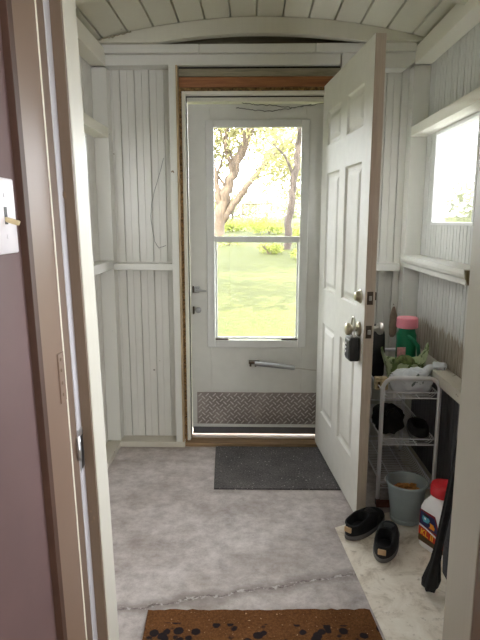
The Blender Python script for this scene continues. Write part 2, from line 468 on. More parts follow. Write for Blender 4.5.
# curved rafters
def rafter(y0, y1, top, bot, lab, ragged=False):
    m = MB(); xs = [-.83+i*(1.74/40) for i in range(41)]
    up = [(x, arc(x, top)) for x in xs]; dn = [(x, max(arc(x, bot), 2.272)) for x in reversed(xs)]
    if not ragged: dn = [(x, arc(x, bot)) for x in reversed(xs)]
    m.prism(up+dn, 'y', y0, y1); trim(m, 'paint_ceiling', lab, 'rafter')
rafter(3.06, 3.115, 2.392, 2.314, 'white curved rafter above the storm door wall', True)
rafter(2.39, 2.43, 2.402, 2.312, 'white curved rafter nearest in the ceiling')

m = MB(); pts = [(-.805+i*.009, 3.052, arc(-.805+i*.009, 2.388)-.006*mnoise.noise(Vector((i*.55, 3, 0)))+random.uniform(-.004, .001)) for i in range(20)]
m.tube(pts, [.002+.006*abs(mnoise.noise(Vector((i*.7, 0, 5)))) for i in range(20)], 6); trim(m, 'grey_wood', 'ragged strip of torn filler along the left end of the far rafter', 'trim')
# beam over the door, in two courses
m = MB(); m.box(-.80, -.285, 3.085, BY, 2.228, 2.270, .002).box(-.282, .332, 3.087, BY, 2.228, 2.270, .002).box(.335, .86, 3.085, BY, 2.228, 2.270, .002)
trim(m, 'paint', 'upper white beam board pieced together above the storm door', 'beam')
m = MB(); m.box(-.80, .47, 3.11, BY, 2.172, 2.226, .003)
trim(m, 'paint', 'lower white beam board right above the dark gap', 'beam')
m = MB(); m.prism([(.475, 2.150), (.815, 2.150), (.86, 2.180), (.86, 2.226), (.475, 2.226)], 'y', 3.10, BY)
trim(m, 'paint', 'short white board with a cut corner right of the open door', 'beam')

# side wall plates, posts, headers, rails, soles
for sd, sgn in (('left', -1), ('right', 1)):
    fx = -.79 if sgn < 0 else .86; bx = LX if sgn < 0 else RX
    x0, x1 = min(fx, bx), max(fx, bx)
    trim(MB().box(x0, x1, HY1+.01, 3.105, 2.168, 2.254, .003), 'cream', 'white top plate along the %s wall under the ceiling' % sd, 'beam')
    trim(MB().box(x0, x1, 3.112, BY-.001, .036, 2.165, .003), 'paint', 'white corner post at the far %s corner' % sd, 'post')
    trim(MB().box(x0, x1, 2.17 if sgn > 0 else HY1+.01, 3.108, 1.80, 1.852, .003), 'cream', 'white header board above the %s window' % sd, 'trim')
    if sgn > 0:
        m = MB()
        m.prism([(.842, 1.128), (.852, 1.118), (.95, 1.118), (.95, 1.162), (.838, 1.162), (.838, 1.142)], 'y', 2.172, 3.108)
        m.box(.855, .95, 2.19, 3.108, 1.095, 1.118, .002)
        trim(m, 'paint', 'thick white sill rail under the right window with a broken end', 'rail')
        trim(MB().prism([(.842, 1.128), (.855, 1.10), (.93, 1.10), (.93, 1.158), (.84, 1.158)], 'y', 2.160, 2.1715), 'end_wood', 'raw wood end of the right sill rail', 'trim')
        trim(MB().box(.862, .95, 2.07, 2.163, 0, 2.165, .003), 'stud_wood', 'bare edged stud just behind the right jamb', 'post')
        trim(MB().box(.868, .95, 2.166, 3.108, .595, .648, .004), 'cream_worn', 'worn cream ledge board low on the right wall', 'rail')
    else:
        trim(MB().box(x0, x1, HY1+.01, 3.106, 1.080, 1.128, .003), 'paint', 'white rail along the left wall', 'rail')
    trim(MB().box(x0, x1, HY1+.01, 3.11, 0, .035, .003), 'cream_worn', 'worn sole plate on the floor along the %s wall' % sd, 'baseboard')
trim(MB().box(-.79, -.452, 3.108, BY, 1.072, 1.110, .003), 'paint', 'white rail left of the storm door', 'rail')
trim(MB().box(.50, .84, 3.112, BY, 1.070, 1.112, .003), 'paint', 'white rail right of the open door', 'rail')
m = MB().box(-.86, -.40, 3.10, BY, 0, .036, .004)
tag(m.build('baseboard_back', M['cream_worn']), 'worn sole plate on the floor left of the storm door', 'baseboard', kind='structure')

# rough opening round the storm door
trim(MB().box(-.452, -.414, 3.10, BY, .036, 2.172, .002), 'paint', 'white stile board along the left of the door opening', 'trim')
trim(MB().box(-.414, -.404, 3.104, BY+.03, .0, 2.172, .001), 'stud_wood', 'raw wood edge strip left of the storm door', 'trim')
m = MB(); m.box(-.404, -.388, 3.15, 3.28, 0, 2.10)
for i in range(60):
    z = .02+i*.034; s = random.uniform(.008, .022)
    m.box(-.403, -.389, 3.15-s, 3.152, z, z+random.uniform(.012, .03), .002)
trim(m, 'foam', 'crumbling filler in the gap left of the storm door frame', 'trim')
trim(MB().box(-.402, .475, 3.15, 3.25, 2.160, 2.172), 'dark_gap', 'dark gap under the beam above the door', 'trim')
trim(MB().box(-.402, .475, 3.135, 3.28, 2.122, 2.160, .002), 'grey_wood', 'greyed board above the brown door header', 'trim')
trim(MB().box(-.402, .475, 3.145, 3.28, 2.068, 2.121, .002), 'bare_wood', 'bare reddish brown header above the storm door', 'trim')
m = MB(); m.box(-.402, .475, 3.155, 3.28, 2.048, 2.067)
for i in range(26):
    x = -.39+i*.032; m.box(x, x+random.uniform(.01, .026), 3.149, 3.156, 2.050+random.uniform(0, .006), 2.066, .001)
trim(m, 'foam', 'crumbling filler in the gap above the storm door frame', 'trim')
# white frame: two jambs and a head with a stepped stop
m = MB()
m.box(-.388, -.370, 3.14, 3.30, 0.030, 2.047, .002)
m.box(.445, .475, 3.17, 3.30, .045, 2.047, .002).box(.433, .445, 3.272, 3.30, .045, 2.02, .002)
m.box(-.370, .445, 3.14, 3.30, 2.030, 2.047, .002).box(-.370, .445, 3.205, 3.30, 2.006, 2.030, .002)
trim(m, 'cream', 'white frame round the storm door', 'door frame')
trim(MB().box(-.3702, -.3665, 3.185, 3.200, .030, 2.03, .001).box(-.3702, .445, 3.185, 3.200, 2.0255, 2.0302, .001), 'dark_gap', 'dark strip standing for a shadow line inside the storm door frame', 'shadow line')  # dark colour stands in for the shadow lines along jamb and head
trim(MB().box(-.405, .475, 3.115, 3.30, 0, .024, .003).box(-.37, .445, 3.18, 3.30, .024, .030, .002), 'sill_wood', 'brown wooden threshold under the storm door', 'threshold')

# side windows
wn = 0
for sd, bx, s in (('right', RX, 1), ('left', LX, -1)):
    for k, (y0, y1, z0, z1) in enumerate((WIN_R if s > 0 else WIN_L)[::-1]):
        wn += 1
        a, b = (bx-.012, bx+.05) if s > 0 else (bx-.05, bx+.012)
        lab = ('small window in the right wall above the sill rail', 'added unseen window in the right wall nearest the house',
               'small window in the left wall above the rail', 'added unseen window in the left wall nearest the house')[wn-1]
        root = thing('window_%d' % wn, lab, 'window', (bx, (y0+y1)/2, z0), kind='structure')
        m = MB(); f = .026
        m.box(a, b, y0, y1, z0, z0+.014, .002).box(a, b, y0, y1, z1-.014, z1, .002)
        m.box(a, b, y0, y0+.02, z0+.014, z1-.014, .002).box(a, b, y1-.016, y1, z0+.014, z1-.014, .002)
        m.build('window_frame', M['storm_insert'], root)
        xg = bx+.02*s
        MB().box(xg-.002, xg+.002, y0+.02, y1-.02, z0+.015, z1-.017).build('window_pane', M['glass'], root)

# ------------------------------------------------------------------ storm door
sd = thing('door_2', 'white aluminium storm door with a tall glass insert', 'door', (-.35, 3.255, .032), kind='structure')
DX0, DX1, DY0, DY1 = -.3672, .437, 3.238, 3.268
GX0, GX1 = -.222, .282
m = MB()
m.box(DX0, GX0-.02, DY0, DY1, .075, 2.0, .003).box(GX1+.02, DX1, DY0, DY1, .075, 2.0, .003)
m.box(GX0-.02, GX1+.02, DY0, DY1, 1.885, 2.0, .001).box(GX0-.02, GX1+.02, DY0, DY1, .075, .63, .001)
m.build('door_panel', M['storm'], sd)
m = MB()
for x0, x1, z0, z1 in ((-.266, GX0+.003, .595, 1.912), (GX1-.003, .326, .595, 1.912), (GX0+.003, GX1-.003, 1.870, 1.912), (GX0+.003, GX1-.003, .595, .640)):
    m.box(x0, x1, 3.222, 3.240, z0, z1, .004)
m.box(GX0+.002, GX1-.002, 3.226, 3.250, 1.226, 1.262, .004)
ins = m.build('insert_frame', M['storm_insert'], sd)
m = MB()
m.box(GX0+.003, GX0+.016, 3.243, 3.258, .642, 1.228, .002).box(GX1-.016, GX1-.003, 3.243, 3.258, .642, 1.228, .002)
m.box(GX0+.003, GX1-.003, 3.243, 3.258, .642, .655, .002)
m.build('lower_sash', M['storm_insert'], sd)
m = MB().box(GX0+.004, -.14, 3.224, 3.236, .641, .650, .001).box(.18, GX1-.004, 3.224, 3.236, .641, .650, .001)
m.build('sash_latch', M['dark_metal'], sd)
MB().box(GX0, GX1, 3.246, 3.249, 1.25, 1.885).build('upper_pane', M['glass'], sd)
MB().box(GX0+.01, GX1-.01, 3.250, 3.253, .65, 1.23).build('lower_pane', M['glass'], sd)
# kick plate with raised diamond bars
m = MB(); m.box(-.336, .425, 3.234, 3.239, .103, .308, .001); nplain = len(m.bm.faces)
r = 0
z = .116
while z < .300:
    x = -.318+(r % 2)*.022
    while x < .414:
        Mx = Matrix.Translation((x, 3.2330, z)) @ Matrix.Rotation(math.radians(45 if (r % 2) else -45), 4, 'Y')
        m.box(-.0135, .0135, -.003, .003, -.0032, .0032, .0022, Mx)
        x += .044
    z += .0175; r += 1
m.bm.faces.ensure_lookup_table()
for f in m.bm.faces[nplain:]: f.material_index = 1
kp = m.build('kick_plate', M['plate'], sd); kp.data.materials.append(M['plate_bar'])
MB().box(DX0+.004, DX1-.004, 3.231, 3.238, .084, .101, .002).build('bottom_rail_strip', M['storm_insert'], sd)
MB().box(DX0+.004, DX1-.004, 3.233, 3.252, .039, .0835, .002).build('door_sweep', M['rubber_grey'], sd)
# closer
m = MB()
a, b = Vector((.02, 3.19, .505)), Vector((.262, 3.19, .478))
m.tube([a, a.lerp(b, .03), a.lerp(b, .97), b], [.011, .0145, .0145, .010], 14)
cl = m.build('door_closer', M['alu'], sd, smooth=40)
MB().tube([b, b+(b-a).normalized()*.13], .004, 8).build('closer_rod', M['steel'], cl, smooth=40)
MB().box(-.016, .05, 3.198, 3.238, .498, .512, .002).box(-.012, .0, 3.222, 3.238, .475, .50, .002).box(.02, .03, 3.222, 3.238, .475, .50, .002).build('closer_bracket', M['dark_metal'], cl)
# lever and dead latch
m = MB(); m.box(-.343, -.312, 3.226, 3.240, .928, .966, .003)
hd = m.build('lever_handle', M['alu'], sd)
MB().tube([(-.325, 3.228, .946), (-.325, 3.205, .946), (-.318, 3.2, .946), (-.275, 3.198, .942), (-.268, 3.2, .941)], [.006, .006, .0065, .006, .004], 10).build('lever', M['alu'], hd, smooth=40)
MB().box(-.352, -.345, 3.21, 3.245, .93, .968, .002).build('strike', M['dark_metal'], hd)
m = MB(); m.lathe([(0, .012), (.012, .012), (.018, .009), (.019, 0), (0, 0)], 20, M=Matrix.Translation((-.322, 3.240, .822)) @ Matrix.Rotation(PI/2, 4, 'X'))
lk = m.build('latch_lock', M['alu'], sd, smooth=40)
MB().box(-.352, -.345, 3.21, 3.245, .80, .845, .002).build('strike', M['dark_metal'], lk)

# tangled wire at the head of the storm door
m = MB()
def wob(pts, n=10, a=.003):
    out = []
    for i in range(len(pts)-1):
        p, q = Vector(pts[i]), Vector(pts[i+1])
        for k in range(n):
            t = k/n; v = p.lerp(q, t); v += Vector((random.uniform(-a, a), 0, random.uniform(-a, a))); out.append(v)
    out.append(Vector(pts[-1])); return out
m.tube(wob([(-.09, 3.222, 1.975), (0, 3.218, 1.962), (.10, 3.216, 1.955), (.20, 3.218, 1.968), (.33, 3.222, 1.992)]), .0022, 6)
m.tube(wob([(-.06, 3.222, 2.0), (.02, 3.216, 1.99), (.14, 3.214, 1.983), (.22, 3.215, 1.972), (.40, 3.222, 1.996)]), .0022, 6)
tag(m.build('tangled_wire', M['wire_dark'], smooth=60), 'loose grey wire tangled along the top of the storm door', 'wire')
# thin wire on the beadboard at the left
m = MB(); m.tube(wob([(-.50, 3.192, 1.70), (-.545, 3.19, 1.56), (-.575, 3.188, 1.46), (-.585, 3.188, 1.36), (-.565, 3.188, 1.23), (-.54, 3.188, 1.195), (-.50, 3.19, 1.21)], 5, .002), .0016, 6)
tag(m.build('loose_wire', M['wire_dark'], smooth=60), 'thin grey wire dangling on the beadboard left of the storm door', 'wire')

# ------------------------------------------------------------------ the open six-panel door
P0 = Vector((.390, 3.158, 0)); P1 = Vector((.479, 2.297, 0)); DL = (P1-P0).length
ang = math.atan2((P1-P0).y, (P1-P0).x)
door = thing('door_1', 'white six panel entry door standing open into the porch', 'door', (P0.x, P0.y, .022), ang, kind='structure')
# local: x along the leaf from the hinge, y = thickness (visible face is y=0 side facing left of travel), z up
# travel direction points toward viewer; the visible face looks to -X in the world, which is local -y
T, DH = .044, 2.048
PAN = [(a, b, z0, z1) for (z0, z1) in ((.233, .763), (.953, 1.578), (1.723, 1.897)) for (a, b) in ((.118, .378), (.488, .748))]
def panel_face(mb, y, dirn):
    """door face at y with raised panels moulded inside sunk borders; dirn=+1 means inward is +y"""
    xs = sorted({0, DL, *[v for p in PAN for v in p[:2]]}); zs = sorted({0, DH, *[v for p in PAN for v in p[2:]]})
    bm = mb.bm
    for i in range(len(xs)-1):
        for j in range(len(zs)-1):
            x0, x1, z0, z1 = xs[i], xs[i+1], zs[j], zs[j+1]
            if (x0, x1, z0, z1) in PAN:
                loops = []
                for ins, d in ((0, 0), (.007, .009), (.016, .011), (.024, .011), (.044, .003), (.05, .002)):
                    loops.append([(x0+ins, y+dirn*d, z0+ins), (x1-ins, y+dirn*d, z0+ins), (x1-ins, y+dirn*d, z1-ins), (x0+ins, y+dirn*d, z1-ins)])
                mb.loft(loops, True, False, True)
            else:
                mb.quad((x0, y, z0), (x1, y, z0), (x1, y, z1), (x0, y, z1))
m = MB(); panel_face(m, 0, 1); panel_face(m, T, -1)
for (x0, x1, z0, z1) in ((0, 0, 0, DH), ):
    m.quad((0, 0, 0), (0, T, 0), (0, T, DH), (0, 0, DH))
m.quad((0, 0, 0), (DL, 0, 0), (DL, T, 0), (0, T, 0)); m.quad((0, 0, DH), (DL, 0, DH), (DL, T, DH), (0, T, DH))
bmesh.ops.remove_doubles(m.bm, verts=m.bm.verts[:], dist=1e-5)
m.build('door_leaf', M['door_white'], door, local=True)
eo = MB().box(DL-.0005, DL+.0012, .001, T-.001, 0.0, DH).build('door_edge', M['door_edge'], door, local=True)
KZ, DZ, KS = .862, 1.006, DL-.062
for z, nm in ((DZ, 'deadbolt_plate'), (KZ-.002, 'latch_plate')):
    o = MB().box(DL+.001, DL+.003, .009, .035, z-.028, z+.028, .001).build(nm, M['dark_metal'], door, local=True)
    MB().box(DL+.003, DL+.006 if nm[0] == 'd' else DL+.012, .016, .029, z-.010, z+.010, .002).build('bolt', M['steel'], o, local=True)
def onface(z, side):   # matrix: local +z of the shape points out of the visible face (side=-1) or the hidden one
    return Matrix.Translation((KS, 0 if side < 0 else T, z)) @ Matrix.Rotation(PI/2 if side < 0 else -PI/2, 4, 'X')
knob_prof = [(0, .062), (.017, .062), (.025, .058), (.0275, .050), (.026, .042), (.019, .036), (.012, .030), (.0115, .012), (.022, .010), (.031, .007), (.033, 0), (0, 0)]
m = MB(); m.lathe(knob_prof, 28, M=onface(KZ, -1)); kn = m.build('door_knob', M['brass'], door, smooth=35, local=True)
m = MB(); m.lathe(knob_prof, 28, M=onface(KZ, 1)); m.build('door_knob', M['steel'], door, smooth=35, local=True)
m = MB(); m.lathe([(0, .026), (.014, .026), (.018, .024), (.026, .006), (.030, .004), (.031, 0), (0, 0)], 28, M=onface(DZ, -1)); m.build('deadbolt_cylinder', M['brass'], door, smooth=35, local=True)
m = MB(); m.lathe([(0, .014), (.020, .014), (.027, .010), (.030, .004), (.031, 0), (0, 0)], 28, M=onface(DZ, 1)).box(KS-.006, KS+.006, T+.012, T+.026, DZ-.018, DZ+.018, .003)
m.build('thumb_turn', M['dark_metal'], door, smooth=35, local=True)
for z in (.2, 1.0, 1.82):
    m = MB(); m.tube([(-.006, T+.004, z-.045), (-.006, T+.004, z+.045)], .006, 10); m.build('hinge', M['steel'], door, smooth=40, local=True)

# key lock box hanging from the knob
dm = Matrix.Translation(door.location) @ Matrix.Rotation(ang, 4, 'Z')
lb = thing('key_lockbox', 'black key lock box hanging from the inner door knob', 'lock box', tuple(dm @ Vector((KS-.006, -.026, .722))), ang)
m = MB(); m.box(-.040, .040, -.022, .022, 0, .108, .007); body = m.build('body', M['black'], lb, local=True, smooth=40)
MB().box(-.033, .033, -.0255, -.0215, .012, .096, .003).build('front_cover', M['black'], lb, local=True)
m = MB()
for k in range(3): m.box(-.018, -.009, -.0275, -.0250, .032+k*.018, .042+k*.018, .0005)
m.build('dial_mark', M['white_plastic'], lb, local=True)
m = MB(); hz = KZ-.722+.022+.022
sh = [(-.021, 0, .10), (-.021, 0, hz-.028)]+[(-.021*math.cos(t*PI/8), 0, hz-.028+.036*math.sin(t*PI/8)) for t in range(1, 8)]+[(.021, 0, hz-.028), (.021, 0, .10)]
m.tube(sh, .0042, 10); m.build('shackle', M['steel'], lb, local=True, smooth=40)

# ------------------------------------------------------------------ the inner doorway the viewer looks through
JL = thing('trim_%d' % (tn[0]+1), 'pink and cream painted door jamb at the left of the inner doorway', 'door frame', (-.345, 1.0, 0), kind='structure'); tn[0] += 1
m = MB(); m.box(-.42, -.3495, .862, .975, 0, 2.30, .0015); m.build('casing_board', M['pink'], JL)
MB().box(-.42, -.3490, .8595, .8780, 0, 2.30, .001).build('casing_edge', M['brown_edge'], JL)
m = MB(); m.box(-.42, -.3505, .9785, 1.0175, 0, 2.30, .001); m.build('rebate_strip', M['pink_shade'], JL)
MB().box(-.36, -.3480, .9745, .9785, 0, 2.30, .0010).build('edge_bead', M['cream'], JL)
MB().box(-.42, -.3490, 1.0175, 1.047, 0, 2.30, .001).build('weather_strip', M['white_worn'], JL)
MB().box(-.42, -.3285, 1.044, 1.054, 0, 2.30, .001).build('door_stop', M['taupe'], JL)
MB().box(-.42, -.3270, 1.053, 1.132, 0, 2.30, .002).build('jamb_board', M['cream_jamb'], JL)
m = MB(); m.box(-.3497, -.3470, .942, .970, 1.022, 1.115, .0012)
hg = m.build('hinge_mortise', M['pink'], JL)
m = MB()
for dz in (.012, .034, .058, .078): m.lathe([(0, .0012), (.003, .001), (.0035, 0)], 10, M=Matrix.Translation((-.3470, .957+.005*(-1)**int(dz*100), 1.025+dz)) @ Matrix.Rotation(PI/2, 4, 'Y'))
m.build('screw', M['taupe'], hg)
m = MB(); m.box(-.3492, -.3474, 1.018, 1.044, .855, .940, .001)
m.tube([(-.3475, 1.015, .928), (-.3455, 1.010, .920), (-.3445, 1.008, .905), (-.3455, 1.010, .890), (-.3475, 1.015, .882)], .004, 8)
st = m.build('strike_plate', M['alu'], JL)
MB().box(-.3478, -.3468, 1.024, 1.040, .858, .925).build('strike_hole', M['black'], st)

LEAN = -.021
JL.rotation_euler.y = LEAN; JL.location.x += .024

JR = thing('trim_%d' % (tn[0]+1), 'cream painted door jamb at the right edge of the inner doorway', 'door frame', (.45, 1.0, 0), kind='structure'); tn[0] += 1
MB().box(.447, .56, .985, 1.130, 0, 2.30, .003).build('jamb_board', M['cream_jamb'], JR)
MB().box(.4475, .56, .860, .985, 0, 2.30, .002).build('casing_board', M['pink'], JR)
trim(MB().box(-.42, .56, .862, 1.13, 2.24, 2.42, .002), 'cream', 'cream head board across the top of the inner doorway', 'door frame')
trim(MB().box(-.349, .447, .862, 1.132, 0, .012, .002), 'sill_wood', 'wooden sill of the inner doorway', 'threshold')
m = MB()
beadboard(m, '+y', HY1, LX-.02, -.42, 0, 2.30); beadboard(m, '+y', HY1, .56, RX+.02, 0, 2.30); m.box(LX-.02, RX+.02, HY1-.03, HY1, 2.30, 2.50)
struct('wall_house', m, M['paint_board'], 'house wall round the inner doorway seen from the porch', 'wall')

# room the photograph is taken from
RX1, RY0 = 2.4, -2.3
wl = struct('wall_left_room', MB().box(-.46, -.361, RY0, .862, 0, 2.5), M['mauve'], 'mauve painted room wall with a light switch', 'wall')
wl.rotation_euler.y = LEAN; wl.location.x += .024
m = MB(); m.box(-.46, -.42, .86, HY1-.026, 0, 2.5).box(.56, RX1+.1, .86, HY1-.026, 0, 2.5).box(-.42, .56, .86, HY1-.026, 2.42, 2.5)
struct('wall_front_room', m, M['mauve'], 'mauve room wall beside the inner doorway', 'wall')
m = MB(); m.box(-.46, .9, RY0-.1, RY0, 0, 2.5).box(2.1, RX1+.1, RY0-.1, RY0, 0, 2.5).box(.9, 2.1, RY0-.1, RY0, 0, .9).box(.9, 2.1, RY0-.1, RY0, 2.2, 2.5)
struct('wall_back_room', m, M['door_white'], 'room wall behind the viewer with an added wide window', 'wall')
struct('wall_right_room', MB().box(RX1, RX1+.1, RY0, HY1-.03, 0, 2.5), M['door_white'], 'pale room wall to the right of the viewer', 'wall')
struct('ceiling_room', MB().box(-.46, RX1+.1, RY0-.1, HY1, 2.5, 2.58), M['door_white'], 'white ceiling of the room behind the doorway', 'ceiling')
struct('floor_room', MB().box(-.46, RX1+.1, RY0-.1, .862, -.1, 0), M['sill_wood'], 'wooden floor of the room behind the doorway', 'floor')
root = thing('window_5', 'wide window added behind the viewer for fill light', 'window', (1.5, RY0, .9), kind='structure')  # unseen window, added to send frontal light through the doorway
m = MB(); m.box(.9, 2.1, RY0-.08, RY0-.02, .9, .94).box(.9, 2.1, RY0-.08, RY0-.02, 2.16, 2.2).box(.9, .94, RY0-.08, RY0-.02, .94, 2.16).box(2.06, 2.1, RY0-.08, RY0-.02, .94, 2.16).box(1.48, 1.52, RY0-.08, RY0-.02, .94, 2.16)
m.build('window_frame', M['storm_insert'], root)
MB().box(.94, 2.06, RY0-.052, RY0-.048, .94, 2.16).build('window_pane', M['glass'], root)

# light switch on the mauve wall
sw = thing('light_switch', 'white toggle light switch on the mauve wall left of the doorway', 'light switch', (-.361, .80, 1.302))
m = MB(); m.box(-.361, -.3545, .765, .838, 1.302, 1.412, .003); pl = m.build('switch_plate', M['switch'], sw, smooth=40)
MB().box(-.3547, -.3540, .797, .806, 1.345, 1.370).build('toggle_slot', M['black'], pl)
m = MB(); m.box(-.006, .019, -.0045, .0045, -.0035, .0035, .0015, Matrix.Translation((-.354, .8015, 1.352)) @ Matrix.Rotation(math.radians(18), 4, 'Y'))
m.build('toggle', M['switch_tog'], sw)
for z in (1.327, 1.387):
    m = MB(); m.lathe([(0, .0012), (.0028, .001), (.0033, 0)], 12, M=Matrix.Translation((-.3545, .8015, z)) @ Matrix.Rotation(PI/2, 4, 'Y')); m.build('screw', M['switch'], pl)

sw.rotation_euler.y = LEAN; sw.location.x -= .0032

# ------------------------------------------------------------------ floor coverings
m = MB(); m.prism([(-.214, 3.108), (-.189, 2.582), (.52, 2.588), (.52, 3.108)], 'z', 0, .008)
tag(m.build('door_mat', M['mat_grey']), 'charcoal door mat in front of the storm door', 'mat')
m = MB()
pts = [(-.359, 1.690)]+[(-.359+i*.0195, 1.690+.0005*i+random.uniform(-.004, .004)) for i in range(1, 40)]+[(.418, 1.708), (.432, 1.56), (.445, 1.24), (-.335, 1.22), (-.352, 1.56)]
m.prism(pts, 'z', 0, .010)
tag(m.build('door_mat', M['mat_brown']), 'brown mat with dark printed spots nearest the viewer', 'mat')
m = MB(); m.prism([(.376, 2.238), (.428, 1.72), (.4515, 1.5), (.475, 1.20), (.85, 1.20), (.85, 2.43), (.60, 2.36)], 'z', 0, .003)
tag(m.build('vinyl_sheet', M['lino']), 'loose piece of mottled beige vinyl flooring under the shoes', 'floor covering')

# ------------------------------------------------------------------ shoes
def outline(L, Wd, n=40):
    """shoe sole outline, heel at y=0, toe at y=L"""
    pts = []
    for k in range(n):
        a = 2*PI*k/n
        t = .5-.5*math.cos(a)          # 0 heel .. 1 toe
        sgn = 1 if math.sin(a) >= 0 else -1
        wv = Wd*(.33+.13*t+.06*math.sin(PI*t*1.5)) if True else 0
        ww = math.sqrt(max(0, 1-((t-.5)/.5)**4))*wv
        pts.append((sgn*ww+.004*math.sin(PI*t), L*t))
    return pts
def shoe(name, label, L, loc, rz, group, heel_tab=True):
    r = thing(name, label, 'shoe', loc, rz, group)
    o = outline(L, .112)
    def sc(pts, s, z): 
        cx, cy = 0, L/2
        return [(cx+(x-cx)*s, cy+(y-cy)*s, z) for x, y in pts]
    MB().loft([sc(o, .93, 0), sc(o, 1.0, .006), sc(o, 1.0, .020), sc(o, .97, .024)], True, True, True).build('sole', M['sole_grey'], r, smooth=40, local=True)
    n = len(o); op = []
    for k in range(n):
        a = 2*PI*k/n; t = .5-.5*math.cos(a); sg = 1 if math.sin(a) >= 0 else -1
        ww = math.sqrt(max(0, 1-((t-.5)/.5)**4))*.034
        op.append((sg*ww, L*(.045+.46*t), .066+.012*t if t > .15 else .066))
    rings = []
    for j in range(9):
        u = j/8; ring = []
        for k in range(n):
            x0, y0 = o[k]; x1, y1, z1 = op[k]
            bul = math.sin(u*PI/2); lat = 1-math.cos(u*PI/2)
            x = x0*.97+(x1-x0*.97)*lat; y = (L/2+(y0-L/2)*.98); y = y+(y1-y)*lat
            z = .022+(z1-.022)*bul
            if y > L*.5: z -= .010*((y-L*.5)/(L*.5))*math.sin(u*PI)*.6
            ring.append((x, y, z))
        rings.append(ring)
    # lining going back down
    rings.append([(x*.88, L*.275+(y-L*.275)*.94, z-.004) for x, y, z in op])
    rings.append([(x*.9, L*.275+(y-L*.275)*.94, .030) for x, y, z in op])
    MB().loft(rings, True, False, True).build('upper', M['black_cloth'], r, smooth=50, local=True)
    # collar piping
    MB().tube([(x, y, z) for x, y, z in op], .004, 8, closed=True).build('collar', M['black_cloth'], r, smooth=60, local=True)
    # band across the instep and heel patch
    m = MB(); bandr = []
    for yy in (L*.50, L*.60, L*.68):
        row = []
        for i in range(13):
            a = PI*i/12; wv = .047
            row.append((wv*math.cos(a)*1.02+.003, yy, .026+.052*math.sin(a)*(1.05 if yy < L*.65 else .96)))
        bandr.append(row)
    m.loft(bandr, False); bo = m.build('instep_band', M['black'], r, smooth=60, local=True)
    if heel_tab:
        tb = MB().box(-.016, .016, -.0010, .008, .040, .062, .002).build('heel_patch', M['tan'], r, local=True); tb['label'] = 'tan heel patch'
    return r
def aim(h, t): return math.atan2(-(t[0]-h[0]), (t[1]-h[1]))
h1, t1 = (.412, 2.135), (.605, 2.345)
h2, t2 = (.520, 1.975), (.625, 2.255)
shoe('slip_on_shoe', 'black slip on shoe nearer the open door, heel toward the viewer', .285, (*h1, .003), aim(h1, t1), 'black shoes on the vinyl sheet')
shoe('slip_on_shoe', 'black slip on shoe nearer the viewer, farther from the open door', .285, (*h2, .003), aim(h2, t2), 'black shoes on the vinyl sheet')

# ------------------------------------------------------------------ bucket
bk = thing('bucket', 'small blue grey plastic bucket on the floor before the wire rack', 'bucket', (.708, 2.318, .003))
m = MB(); m.lathe([(0, 0), (.064, 0), (.068, .004), (.069, .02), (.066, .022), (.074, .09), (.087, .176), (.093, .178), (.095, .184), (.093, .190), (.088, .190), (.084, .180), (.070, .09), (.062, .012), (0, .010)], 44, c=(.708, 2.318, .003))
m.build('bucket_body', M['bucket'], bk, smooth=40)
m = MB()
hb = [(.708+.096*math.cos(t), 2.318+.05+.05*abs(math.sin(t))*0+.096*math.sin(t)*.98, .178-.012*math.sin(t)) for t in [PI*i/16 for i in range(17)]]
hb = [(.708+.097*math.cos(t), 2.318+.098*math.sin(t), .188-.006*math.sin(t)) for t in [PI*i/16 for i in range(17)]]
m.tube(hb, .003, 8); m.build('bail_handle', M['white_plastic'], bk, smooth=60)
m = MB()
for i in range(34):
    a = random.uniform(0, 2*PI); rr = .058*math.sqrt(random.random())
    Mx = Matrix.Translation((.708+rr*math.cos(a), 2.318+rr*math.sin(a), .138+random.uniform(0, .02))) @ Matrix.Rotation(random.uniform(0, 3), 4, 'Z') @ Matrix.Rotation(random.uniform(-.6, .6), 4, 'X')
    m.box(-.014, .014, -.008, .008, -.003, .003, .001, Mx)
m.lathe([(0, .145), (.05, .142), (.074, .135), (.072, .10), (0, .10)], 24, c=(.708, 2.318, .003))
tag(m.build('food_scraps', M['scrap']), 'brown orange scraps lying in the blue grey bucket', 'scraps', kind='stuff')

# ------------------------------------------------------------------ white jug with red lid
JC = (.792, 2.078, .003); jr = math.radians(-61.4)
jug = thing('plastic_jug', 'white square plastic jug with a red lid and a bright label', 'jug', JC, jr)
def rrect(hx, hy, r, z, n=6):
    pts = []
    for cx, cy, a0 in ((hx-r, hy-r, 0), (-hx+r, hy-r, PI/2), (-hx+r, -hy+r, PI), (hx-r, -hy+r, 1.5*PI)):
        for i in range(n+1):
            a = a0+PI/2*i/n; pts.append((cx+r*math.cos(a), cy+r*math.sin(a), z))
    return pts
HX, HY = .078, .060
rings = [rrect(HX-.008, HY-.008, .018, 0), rrect(HX, HY, .022, .010), rrect(HX, HY, .022, .178), rrect(HX-.006, HY-.005, .026, .200), rrect(HX-.024, HY-.012, .034, .226), rrect(.046, .046, .0455, .240), rrect(.046, .046, .0455, .262)]
MB().loft(rings, True, True, True).build('jug_body', M['white_plastic'], jug, smooth=40, local=True)
m = MB(); m.lathe([(0, .296), (.046, .296), (.055, .292), (.058, .283), (.058, .250), (.054, .248), (.054, .252), (0, .252)], 40)
m.build('lid', M['red_plastic'], jug, smooth=40, local=True)
